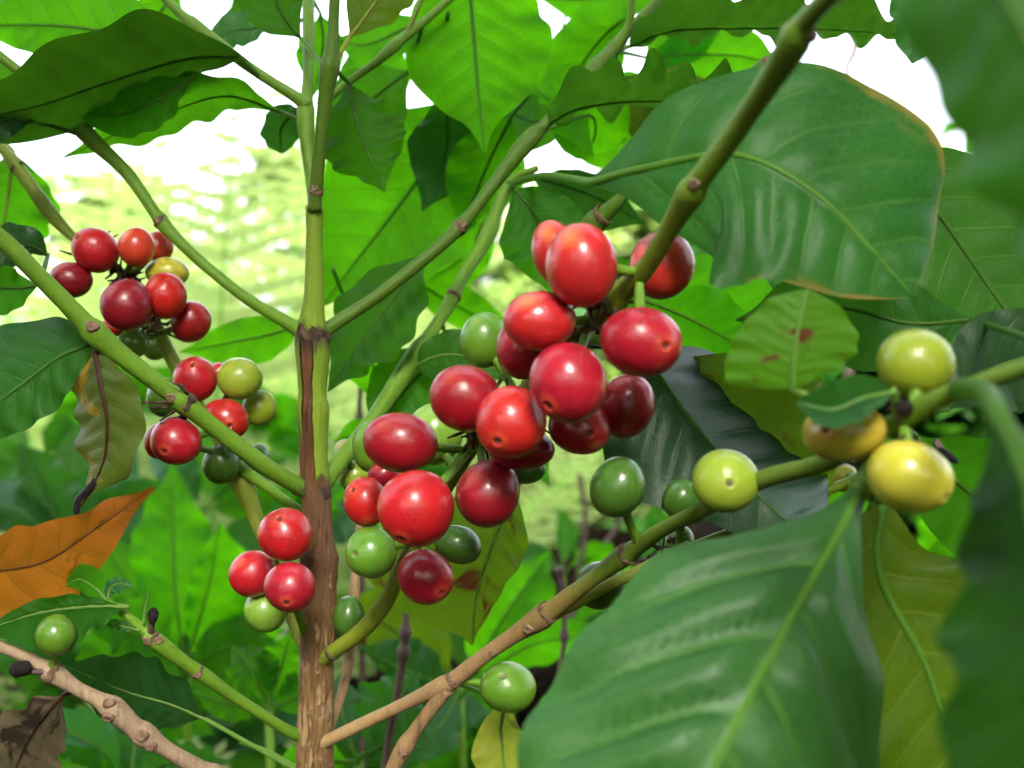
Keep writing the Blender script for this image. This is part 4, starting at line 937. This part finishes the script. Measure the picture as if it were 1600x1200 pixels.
leaf(A_, [(665, 395, .372), (630, 445, .37), (575, 520, .37), (512, 612, .37)], 60, 66, 'mid', 'dim', nu=56, nv=9, wave=.0022, dl=-.012, dr=.01, pet=[(706, 362, .358)], seed=66, label='long leaf hanging under the right upper branch beside the stem')
leaf(A_, [(800, 290, .36), (835, 335, .358), (860, 390, .355), (870, 470, .355)], 66, 74, 'mid', 'dim', nu=48, nv=9, wave=.002, pet=[(796, 285, .40)], seed=67)
leaf(A_, [(830, 275, .395), (880, 290, .39), (935, 310, .385), (1010, 350, .38)], 34, 60, 'dark', 'dim', nu=40, nv=8, pet=[(800, 285, .404)], seed=68)
leaf(A_, [(700, 545, .385), (660, 580, .38), (610, 640, .375), (590, 690, .37)], 60, 60, 'mid', 'dim', nu=40, nv=7, pet=[(690, 500, .38)], seed=69)
leaf(A_, [(640, 575, .372), (690, 555, .365), (740, 560, .36), (800, 590, .355)], 40, 62, 'dark', 'pale', nu=40, nv=7, pet=[(628, 590, .37)], seed=70)
leaf(A_, [(540, 470, .40), (560, 540, .40), (600, 590, .405), (650, 640, .41)], 46, 42, 'glow', 'green', nu=36, nv=7, pet=[(520, 420, .38)], wave=.004, seed=71)
leaf(A_, [(480, 500, .40), (430, 520, .41), (360, 535, .42), (280, 550, .43)], 42, 34, 'glow', 'green', nu=36, nv=7, pet=[(492, 480, .36)], seed=72)
leaf(A_, [(620, 420, .47), (700, 470, .47), (760, 500, .47), (820, 520, .47)], 34, 30, 'glow', 'green', nu=30, nv=6, pet=[(560, 440, .40)], seed=73)
# top right
leaf(A_, [(858, 192, .362), (910, 168, .35), (1000, 158, .34), (1110, 162, .33), (1200, 175, .325)], 58, 10, 'dark', 'pale', dl=-.035, dr=.03, nu=96, nv=14, wave=.0042, freq=5.5, scal=.05, wavecap=False, pet=[(820, 228, .362)], seed=81, prof=[(0, .1), (.06, .7), (.2, .95), (.5, 1), (.8, .8), (1, .05)], label='dark leaf seen edge-on with a frilled upper margin')
leaf(A_, [(985, 72, .37), (1050, 48, .355), (1160, 44, .34), (1290, 46, .33), (1420, 55, .325)], 66, 8, 'lead', 'pale', dl=-.04, dr=.03, nu=96, nv=14, wave=.0042, freq=6.5, scal=.04, quilt=.003, wavecap=False, pet=[(960, 80, .37)], seed=82, prof=[(0, .1), (.1, .6), (.25, .95), (.5, 1), (.8, .9), (1, .3)], label='upper ribbed leaf seen edge-on along the top of the sky gap')
leaf(A_, [(860, 200, .375), (920, 180, .39), (930, 210, .40), (912, 245, .405)], 60, 70, 'glow', 'green', nu=36, nv=7, pet=[(835, 215, .365)], seed=83)
leaf(A_, [(970, 120, .40), (1010, 150, .40), (1060, 190, .40), (1100, 260, .40)], 75, 75, 'olive', 'green', nu=44, nv=8, pet=[(960, 85, .372)], seed=84, wave=.003)
leaf(A_, [(900, 150, .43), (960, 160, .43), (1030, 190, .435), (1090, 255, .44)], 60, 50, 'glow', 'green', nu=36, nv=7, pet=[(870, 175, .38)], seed=85, wave=.003)
leaf(A_, [(1010, 90, .45), (1090, 85, .45), (1170, 90, .455), (1230, 110, .46)], 55, 50, 'glow', 'green', nu=40, nv=7, pet=[(965, 80, .38)], seed=86)
leaf(A_, [(985, 20, .44), (940, 60, .44), (905, 110, .445), (885, 180, .45)], 55, 60, 'bright', 'green', nu=40, nv=8, pet=[(985, -10, .37)], seed=87)
leaf(A_, [(1050, -40, .42), (980, -10, .42), (900, 0, .42), (830, -10, .42)], 40, 40, 'glow', 'green', nu=36, nv=7, pet=[(1070, -50, .385)], seed=88)
leaf(A_, [(1100, -60, .45), (1090, 0, .45), (1060, 60, .45), (1010, 130, .45)], 50, 60, 'bright', 'green', nu=36, nv=7, pet=[(1130, -110, .39)], seed=89)
leaf(A_, [(1390, -110, .25), (1430, -40, .25), (1435, 30, .25), (1425, 100, .25)], 52, 45, 'blue', 'dim', nu=40, nv=8, pet=[(1400, -140, .165)], seed=90, wave=.003, prof=BLUNT)
leaf(A_, [(880, 170, .40), (840, 190, .41), (800, 180, .42), (760, 190, .43)], 45, 40, 'mid', 'dim', nu=36, nv=7, pet=[(845, 205, .365)], seed=91)
# top left
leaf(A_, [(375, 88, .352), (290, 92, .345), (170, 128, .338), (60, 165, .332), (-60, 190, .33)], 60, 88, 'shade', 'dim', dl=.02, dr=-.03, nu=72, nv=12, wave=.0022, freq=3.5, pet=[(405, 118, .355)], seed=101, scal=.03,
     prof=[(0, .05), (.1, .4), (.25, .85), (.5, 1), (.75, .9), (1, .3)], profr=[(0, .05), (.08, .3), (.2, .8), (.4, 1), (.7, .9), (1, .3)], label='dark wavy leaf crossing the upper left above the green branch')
leaf(A_, [(270, 55, .352), (180, 50, .35), (80, 40, .35), (-60, 40, .35)], 55, 95, 'bright', 'green', nu=48, nv=9, pet=[(310, 50, .356)], seed=102, wave=.003)
leaf(A_, [(440, 175, .362), (350, 150, .365), (240, 185, .37), (95, 248, .375)], 34, 44, 'mid', 'dim', dl=.02, dr=-.02, nu=48, nv=8, pet=[(476, 190, .355)], seed=103)
leaf(A_, [(300, 120, .345), (240, 160, .345), (180, 180, .346), (110, 175, .348)], 40, 46, 'bright', 'green', nu=36, nv=7, pet=[(300, 110, .356)], seed=104, wave=.003)
leaf(A_, [(60, 190, .34), (30, 185, .335), (-20, 195, .33), (-90, 210, .33)], 30, 24, 'blue', 'dim', nu=30, nv=6, pet=[(130, 212, .352)], seed=105)
leaf(A_, [(20, 235, .385), (15, 290, .385), (8, 340, .386), (-5, 420, .388)], 78, 70, 'bright', 'yellow', nu=44, nv=8, pet=[(-5, 212, .366)], seed=106, wave=.003, label='light leaf with yellow midrib at the left edge above the berries')
leaf(A_, [(75, 400, .345), (50, 385, .34), (20, 390, .335), (-40, 420, .33)], 24, 40, 'gloss', 'dim', nu=36, nv=7, pet=[(62, 440, .299)], seed=107, wave=.004)
leaf(A_, [(60, 445, .34), (30, 450, .34), (-20, 450, .34), (-80, 460, .34)], 44, 38, 'mid', 'dim', nu=36, nv=7, pet=[(90, 460, .30)], seed=108)
leaf(A_, [(148, 535, .312), (90, 560, .312), (30, 605, .312), (-90, 690, .312)], 62, 95, 'dark', 'dim', nu=56, nv=10, pet=[(165, 537, .306)], seed=109, wave=.0018, dr=.012, prof=[(0, .1), (.1, .5), (.3, .9), (.5, 1), (.75, .75), (1, .05)], label='dark leaf at the left edge below the thick green branch')
leaf(A_, [(150, 552, .306), (158, 600, .303), (168, 655, .302), (164, 715, .303), (142, 765, .305), (122, 797, .308)], 55, 50, 'wither', 'brown', dl=-.012, dr=.015, nu=64, nv=10, wave=.002, freq=4, camber=.006, pet=[(165, 538, .304)], seed=110, scal=.06, pr=.0013,
     prof=[(0, .1), (.08, .5), (.25, .95), (.5, 1), (.7, .75), (.82, .3), (.88, .1), (1, .05)], profr=[(0, .15), (.1, .7), (.25, 1), (.45, .95), (.65, .75), (.8, .35), (.88, .12), (1, .05)], label='withered twisted leaf with yellow stain and black curled tip')
leaf(A_, [(-150, 905, .30), (-60, 895, .30), (60, 880, .302), (150, 825, .306), (240, 762, .312)], 62, 82, 'orange', 'dry', dl=-.008, dr=.01, nu=72, nv=11, wave=.0022, freq=5, pet=[(-175, 935, .296)], seed=111, N=8, scal=.05,
     prof=[(0, .2), (.2, .8), (.45, 1), (.65, .72), (.8, .45), (.92, .2), (1, .06)], profr=[(0, .3), (.2, .85), (.45, 1), (.6, .85), (.75, .5), (.9, .16), (1, .05)], label='dead orange-brown leaf at the left edge')
leaf(A_, [(470, 170, .375), (450, 185, .38), (438, 205, .385), (440, 240, .39)], 34, 30, 'blue', 'dim', nu=30, nv=6, pet=[(480, 160, .357)], seed=112, prof=BLUNT)
leaf(A_, [(470, 60, .35), (440, 20, .345), (420, -30, .34), (380, -110, .335)], 60, 50, 'dark', 'green', nu=48, nv=8, pet=[(513, 112, .33)], seed=113)
leaf(A_, [(545, 60, .335), (575, 20, .335), (610, -30, .335), (680, -110, .335)], 60, 48, 'olive', 'yellow', nu=48, nv=8, pet=[(516, 112, .33)], seed=114)
leaf(A_, [(425, 40, .40), (390, 45, .40), (360, 50, .40), (320, 75, .40)], 26, 30, 'blue', 'dim', nu=36, nv=7, pet=[(480, 30, .372)], seed=115)
leaf(A_, [(350, -60, .40), (345, -10, .40), (335, 30, .40), (300, 80, .40)], 50, 45, 'blue', 'dim', nu=36, nv=7, pet=[(340, -120, .39)], seed=116, mat_=None) if False else None
leaf(A_, [(640, 110, .40), (600, 140, .40), (560, 180, .405), (530, 260, .41)], 70, 60, 'mid', 'dim', nu=40, nv=8, pet=[(660, 40, .378)], seed=117)
leaf(A_, [(660, 30, .40), (620, 50, .40), (570, 70, .40), (520, 60, .40)], 40, 44, 'bright', 'green', nu=36, nv=7, pet=[(690, 10, .38)], seed=118)
leaf(A_, [(500, 20, .40), (505, 60, .40), (500, 100, .40), (490, 150, .40)], 34, 40, 'glow', 'green', nu=30, nv=6, pet=[(484, -10, .376)], seed=119)
leaf(A_, [(690, 140, .42), (700, 200, .42), (690, 260, .42), (660, 330, .42)], 56, 60, 'dark', 'dim', nu=36, nv=7, pet=[(700, 20, .382)], seed=120)
# more leaves of the crown, farther back at the top
for k, (m_, a_, b_, mt_, pt_) in enumerate([
 ([(560, 60, .47), (570, 90, .47), (585, 130, .47), (590, 190, .47)], 60, 55, 'bright', (545, 20, .45)),
 ([(880, 40, .50), (885, 80, .50), (870, 130, .50), (840, 190, .50)], 52, 48, 'mid', (890, -10, .45)),
 ([(760, 60, .48), (800, 110, .48), (850, 150, .48), (900, 180, .48)], 60, 50, 'bright', (720, 20, .45)),
 ([(60, 120, .45), (30, 130, .45), (-20, 130, .45), (-70, 150, .45)], 36, 40, 'mid', (110, 90, .42)),
 ([(280, -20, .44), (250, 20, .44), (230, 50, .44), (180, 90, .44)], 50, 46, 'glow', (290, -60, .42)),
 ([(420, -40, .46), (400, 0, .46), (380, 20, .46), (340, 40, .46)], 36, 30, 'mid', (440, -80, .42)),
 ([(1010, 200, .50), (980, 215, .50), (940, 230, .50), (880, 225, .50)], 36, 40, 'glow', (1040, 180, .46)),
 ([(760, 330, .50), (740, 380, .50), (700, 420, .50), (640, 440, .50)], 40, 44, 'glow', (790, 300, .42)),
 ([(880, 440, .42), (920, 450, .42), (980, 450, .42), (1050, 430, .42)], 50, 50, 'mid', (850, 420, .40)),
 ([(700, 640, .42), (760, 660, .42), (820, 700, .42), (860, 760, .42)], 46, 50, 'mid', (650, 620, .38)),
 ([(640, 690, .43), (600, 700, .43), (560, 680, .43), (520, 690, .43)], 30, 34, 'bright', (660, 680, .40))]):
    leaf(A_, m_, a_, b_, mt_, 'dim', nu=36, nv=7, pet=[pt_], seed=300+k)
# lower centre
leaf(A_, [(800, 770, .345), (770, 850, .345), (745, 930, .347), (738, 1008, .35)], 56, 190, 'spot', 'pale', nu=64, nv=11, pet=[(840, 720, .33)], wave=.0018, seed=131, prof=[(0, .1), (.12, .55), (.3, .95), (.5, .8), (.7, .55), (.85, .30), (.93, .1), (1, .02)], profr=[(0, .1), (.2, .45), (.4, .78), (.6, 1), (.75, .8), (.88, .35), (.95, .1), (1, .02)], dr=.01,
     label='yellow-green leaf with brown rotting patches behind the lowest red cherries')
leaf(A_, [(790, 1100, .33), (783, 1135, .33), (786, 1180, .33), (795, 1260, .33)], 46, 48, 'yellow', 'pale', nu=44, nv=8, pet=[(712, 1066, .314), (760, 1085, .325)], wave=.002, seed=132, prof=[(0, .2), (.1, .4), (.3, .8), (.45, 1), (.7, .85), (1, .1)], label='small pale yellow leaf below the lone green cherry')
leaf(A_, [(200, 948, .303), (140, 948, .30), (60, 958, .297), (-40, 990, .295)], 58, 22, 'mid', 'pale', nu=56, nv=9, pet=[(180, 946, .305)], wave=.002, seed=133, dl=-.01, label='pale-green leaf over the tan gnarled branch at the left edge')
leaf(A_, [(166, 938, .305), (150, 920, .306), (125, 905, .307), (102, 915, .308)], 18, 26, 'bright', 'pale', nu=30, nv=6, wave=.0008, seed=134, prof=BLUNT, pr=.0005)
leaf(A_, [(168, 938, .304), (172, 920, .304), (185, 912, .303), (211, 916, .302)], 11, 15, 'blue', 'pale', nu=24, nv=5, wave=.0006, seed=135, pr=.0004)
leaf(A_, [(218, 985, .305), (198, 980, .305), (175, 975, .306), (150, 973, .306)], 8, 9, 'blue', 'pale', nu=24, nv=5, seed=136, pr=.0004, wave=.0005)
leaf(A_, [(224, 975, .305), (226, 955, .306), (230, 935, .306), (234, 913, .306)], 7, 7, 'mid', 'pale', nu=20, nv=4, seed=137, pr=.0004, wave=.0004)
leaf(A_, [(322, 1124, .33), (265, 1100, .33), (190, 1078, .33), (90, 1035, .33)], 58, 62, 'gloss', 'pale', nu=60, nv=10, pet=[(375, 1158, .335), (430, 1180, .338), (485, 1215, .34)], seed=138, quilt=.002, dl=.01, dr=-.01, label='dark glossy leaf behind the gnarled tan branch at lower left')
leaf(A_, [(100, 1085, .30), (70, 1120, .30), (40, 1165, .30), (0, 1260, .30)], 60, 54, 'dead', 'brown', nu=44, nv=8, pet=[(120, 1078, .296)], seed=139, wave=.0015, scal=.005, dl=.02, dr=-.015, label='dead pale brown leaf hanging in the bottom left corner')
for k_, i_, n_ in (('B4', .60, 46), ('B4', .66, 40), ('B4', .53, 30), ('B5', .455, 46), ('B5', .40, 40), ('B5', .33, 36), ('B5', .28, 24), ('B8', .36, 30), ('B7', .615, 34), ('B3', .345, 14)):
    C, R = PATHS[k_]; o_ = [o for o in plant.children if o.name.startswith('branch') and np.allclose(np.array(WORLD[o.name]), C[0], atol=1e-6)][0]
    bracts(o_, C, R, int(i_*(len(C)-1)), n_, int(i_*1000))
wl_leaf = [o for o in plant.children if o.get('label', '').startswith('withered')][0]
Qc = spline3([P(150, 752, .304), P(134, 770, .304), P(122, 782, .303), P(119, 798, .302), P(123, 801, .302)], 14)
V, F, uv, tt = tube(Qc, np.linspace(.0012, .0009, 14), 8, rough=.1); mesh('curled_tip', V, F, M_black, wl_leaf, origin=Qc[0])
# shrivelled black fruits
def shrivelled(px, py, w_, h_, d, label, att, rot=0.):
    c = P(px, py, d); V = []; n1, n2 = 9, 12; sc = d/FPX
    for i in range(n1):
        t = PI*i/(n1-1)
        for k in range(n2):
            f = 2*PI*k/n2; r = 1+.12*math.sin(5*f+t*2)+rnd.uniform(-.05, .05)
            x, y, z = math.sin(t)*math.cos(f)*r*w_/2, math.sin(t)*math.sin(f)*r*w_/2, math.cos(t)*h_/2
            V.append(c+np.array((x*math.cos(rot)+z*math.sin(rot), y, -x*math.sin(rot)+z*math.cos(rot)))*sc)
    F = [(i*n2+k, i*n2+(k+1) % n2, (i+1)*n2+(k+1) % n2, (i+1)*n2+k) for i in range(n1-1) for k in range(n2)]
    o = mesh('dried_fruit', V, F, M_black, None, origin=c); tag(o, label, 'dried fruit', 'dried black fruits on the lower twigs')
    Q = spline3([P(px, py, d), (P(px, py, d)+P(*att))/2+np.array((0, 0, -.0005)), P(*att)], 8)
    Vt, Ft, uv, tt = tube(Q, .0009, 7); mesh('stalk', Vt, Ft, BR['twig'], o, uv=uv, attrs={'along': tt})
shrivelled(239, 962, 17, 27, .303, 'tiny black dried fruit upright on the green twig tip', (234, 992, .307), .12)
shrivelled(32, 1045, 25, 36, .290, 'black dried fruit beside the lone green cherry at the left edge', (78, 1048, .294), 1.35)
shrivelled(1482, 712, 12, 40, .24, 'thin black shrivelled sliver above the clear yellow cherry', (1462, 690, .245), -.9)
shrivelled(1412, 636, 30, 26, .199, 'black dried flower stub between the olive and amber cherries', (1400, 662, .205), .4)

# ------------------------------------------------------------------ cherries
CH = [
 # kind, px, py, w, h, depth, label, branch, kwargs       -- upper left cluster
 ('red', 148, 390, 75, 70, .352, 'red cherry at the top of the upper left cluster, leftmost of its top row', 'B4', dict(nav=(-.5, -.5), rot=-.5)),
 ('orange', 214, 387, 56, 62, .350, 'orange-red cherry standing upright in the middle of the top row of the left cluster', 'B4', dict()),
 ('orange', 248, 386, 46, 50, .366, 'small orange-red cherry peeping out behind the orange one', 'B4', dict()),
 ('dark', 110, 437, 68, 56, .352, 'dark red cherry sticking out toward the left edge, touching the thick green branch', 'B4', dict(rot=-.1)),
 ('dark', 199, 478, 80, 80, .338, 'largest dark red cherry in the upper left cluster', 'B4', dict(rot=.3)),
 ('red', 259, 463, 66, 74, .346, 'dark red cherry directly beneath the small yellow one', 'B4', dict(rot=.2)),
 ('yellow', 262, 426, 66, 50, .358, 'yellow cherry wedged among red ones in the upper left cluster', 'B4', dict()),
 ('dark', 298, 502, 60, 68, .356, 'dark red cherry lowest and nearest the stem in the upper left cluster', 'B4', dict(rot=-.3)),
 ('red', 175, 512, 36, 30, .355, 'red cherry almost hidden by the thick green branch', 'B4', dict()),
 ('green', 208, 535, 48, 50, .358, 'green cherry showing under the largest dark red one', 'B4', dict()),
 ('fresh', 243, 545, 40, 36, .372, 'small green cherry hidden at the bottom of the upper left cluster', 'B4', dict()),
 # middle left
 ('red', 305, 592, 66, 70, .342, 'red cherry with its scar facing up, above the thick green branch', 'B4', dict(nav=(.1, -.72))),
 ('red', 342, 583, 36, 34, .37, 'pinkish red cherry mostly hidden behind the yellow-green one', 'B4', dict()),
 ('lime', 375, 592, 70, 66, .344, 'pale yellow-green cherry with the brightest skin, right of a red one', 'B4', dict(rot=-.2)),
 ('olive', 405, 637, 52, 56, .355, 'yellowish green cherry tucked behind the pale yellow-green one', 'B4', dict()),
 ('red', 353, 654, 74, 62, .338, 'red cherry touching the thick branch, scar facing down to the stem', 'B4', dict(nav=(.42, .35), rot=-.3)),
 ('red', 274, 690, 80, 76, .318, 'red cherry hanging in front beneath the thick green branch', 'B4', dict(nav=(-.2, .42))),
 ('dark', 248, 690, 42, 56, .338, 'red cherry visible as a rim behind the hanging one', 'B4', dict()),
 ('deep', 256, 621, 54, 60, .36, 'green cherry half behind the dark node of the thick branch', 'B4', dict()),
 ('deep', 345, 725, 58, 62, .352, 'green cherry under the thick branch beside the lower thin twig', 'B4b', dict()),
 ('deep', 404, 716, 36, 46, .368, 'small green cherry behind the thick branch close to the stem', 'B4', dict()),
 # lower left at the trunk
 ('red', 447, 836, 84, 86, .318, 'red cherry against the trunk, uppermost of the lower trio', 'B4', dict(nav=(-.15, -.78))),
 ('red', 395, 897, 74, 72, .334, 'red cherry farthest from the trunk in the lower trio', 'B4', dict(rot=.3)),
 ('red', 453, 918, 80, 80, .310, 'red cherry with star-shaped scar overlapping the trunk edge', 'B4', dict(nav=(.05, .5))),
 ('fresh', 414, 955, 62, 68, .338, 'light green cherry hanging below the trio beside the trunk', 'B4', dict(rot=.5)),
 # central cluster, lower half
 ('dark', 626, 691, 117, 94, .276, 'red cherry lying sideways next to the hidden green, left end of the central cluster', 'B5', dict(rot=-.15)),
 ('green', 580, 697, 60, 78, .315, 'green cherry half hidden behind the sideways red one', 'B5', dict()),
 ('fresh', 678, 678, 92, 98, .300, 'light green cherry squeezed between red ones in the central cluster', 'B5', dict()),
 ('red', 572, 784, 70, 80, .30, 'smaller red cherry at the left foot of the central cluster', 'B5', dict(nav=(-.55, -.6), rot=.2)),
 ('red', 652, 793, 118, 122, .262, 'largest round red cherry low in the central cluster, in front', 'B5', dict(rot=.4, nav=(-.42, .86))),
 ('dark', 763, 772, 100, 108, .272, 'dark red egg-shaped cherry right of the largest round one', 'B5', dict(rot=-.5)),
 ('dark', 600, 742, 50, 44, .31, 'dark red cherry seen as a sliver above the largest round one', 'B5', dict()),
 ('green', 580, 864, 82, 80, .296, 'green cherry with ring-shaped scar under the smaller red one', 'B5', dict(nav=(-.58, -.1))),
 ('red', 665, 901, 92, 84, .290, 'lowest red cherry of the central cluster, hanging over the spotted leaf', 'B5', dict(nav=(.68, .5), rot=-.5)),
 ('deep', 717, 852, 74, 60, .300, 'dark green cherry pointing sideways beneath the egg-shaped red one', 'B5', dict(nav=(.8, .35), rot=-.2)),
 ('deep', 545, 964, 50, 66, .338, 'green cherry pressed against the trunk below the green ring-scarred one', 'B14', dict()),
 ('yellow', 538, 707, 30, 40, .385, 'tiny yellow cherry peeping beside the trunk behind the pale green branch', 'B6', dict()),
 ('olive', 556, 745, 52, 50, .36, 'yellowish green cherry behind the pale green branch by the trunk', 'B6', dict()),
 # central cluster, upper half
 ('dark', 726, 621, 114, 104, .262, 'red cherry leaning left, next to the pale green cherry', 'B5', dict(rot=-.4)),
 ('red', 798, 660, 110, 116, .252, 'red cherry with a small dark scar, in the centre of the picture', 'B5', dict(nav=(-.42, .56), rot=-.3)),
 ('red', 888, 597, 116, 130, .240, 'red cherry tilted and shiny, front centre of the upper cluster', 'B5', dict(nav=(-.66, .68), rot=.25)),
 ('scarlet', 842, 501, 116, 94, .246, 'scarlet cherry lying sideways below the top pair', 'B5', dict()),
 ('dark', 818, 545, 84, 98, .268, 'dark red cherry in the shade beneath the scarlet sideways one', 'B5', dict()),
 ('green', 757, 530, 78, 88, .285, 'green cherry at the upper left side of the central cluster', 'B5', dict()),
 ('scarlet', 908, 414, 112, 132, .240, 'scarlet cherry at the top of the central cluster, larger of the pair', 'B5', dict(rot=.12)),
 ('scarlet', 868, 397, 72, 104, .256, 'scarlet cherry partly hidden behind the top one', 'B5', dict(rot=.3)),
 ('red', 1000, 534, 132, 108, .238, 'red cherry lying sideways with open scar, right side of the cluster', 'B5', dict(nav=(.6, .16), rot=-.12)),
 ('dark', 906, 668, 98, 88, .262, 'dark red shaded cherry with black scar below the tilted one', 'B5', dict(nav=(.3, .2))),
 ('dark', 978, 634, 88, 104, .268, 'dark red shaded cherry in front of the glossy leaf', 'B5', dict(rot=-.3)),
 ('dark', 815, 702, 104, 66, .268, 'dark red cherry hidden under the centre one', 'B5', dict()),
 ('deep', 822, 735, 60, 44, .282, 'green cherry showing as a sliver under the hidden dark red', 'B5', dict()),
 ('scarlet', 1034, 413, 102, 106, .262, 'scarlet cherry behind the front branch at the top right of the cluster', 'B5', dict()),
 # right side
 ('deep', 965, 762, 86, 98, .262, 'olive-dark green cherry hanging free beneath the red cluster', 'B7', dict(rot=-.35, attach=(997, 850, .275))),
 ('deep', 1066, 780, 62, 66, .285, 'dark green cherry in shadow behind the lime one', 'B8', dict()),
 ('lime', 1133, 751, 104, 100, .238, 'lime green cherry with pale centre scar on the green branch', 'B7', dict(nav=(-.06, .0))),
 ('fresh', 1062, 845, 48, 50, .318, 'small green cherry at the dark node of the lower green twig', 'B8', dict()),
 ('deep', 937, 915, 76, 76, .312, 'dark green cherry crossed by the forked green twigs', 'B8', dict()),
 ('green', 793, 1073, 90, 80, .312, 'lone green cherry under the forked tan branch', 'B7', dict(nav=(-.2, -.72), rot=-.1, attach=(722, 1062, .314))),
 ('olive', 1430, 568, 120, 110, .206, 'blurred olive cherry, uppermost of the yellow trio', 'B7', dict(rot=-.3)),
 ('amber', 1317, 674, 130, 96, .202, 'amber cherry with reddish end, beneath the curled leaf', 'B7', dict(nav=(-.72, -.1), rot=.15)),
 ('yellow', 1421, 744, 134, 112, .196, 'clear yellow cherry, lowest of the yellow trio', 'B7', dict(nav=(.72, .55), rot=-.3)),
 ('yellow', 1318, 746, 44, 46, .33, 'pale yellow cherry glimpsed through the gap under the amber one', 'B8', dict()),
 ('green', 88, 992, 62, 64, .290, 'lone green cherry standing on the tan gnarled branch', 'B11', dict(axis=(0, .2, 1), attach=(80, 1046, .294))),
]
for k, px, py, w_, h_, d, lb, br, kw in CH:
    cherry(k, px, py, w_, h_, d, lb, br, **kw)
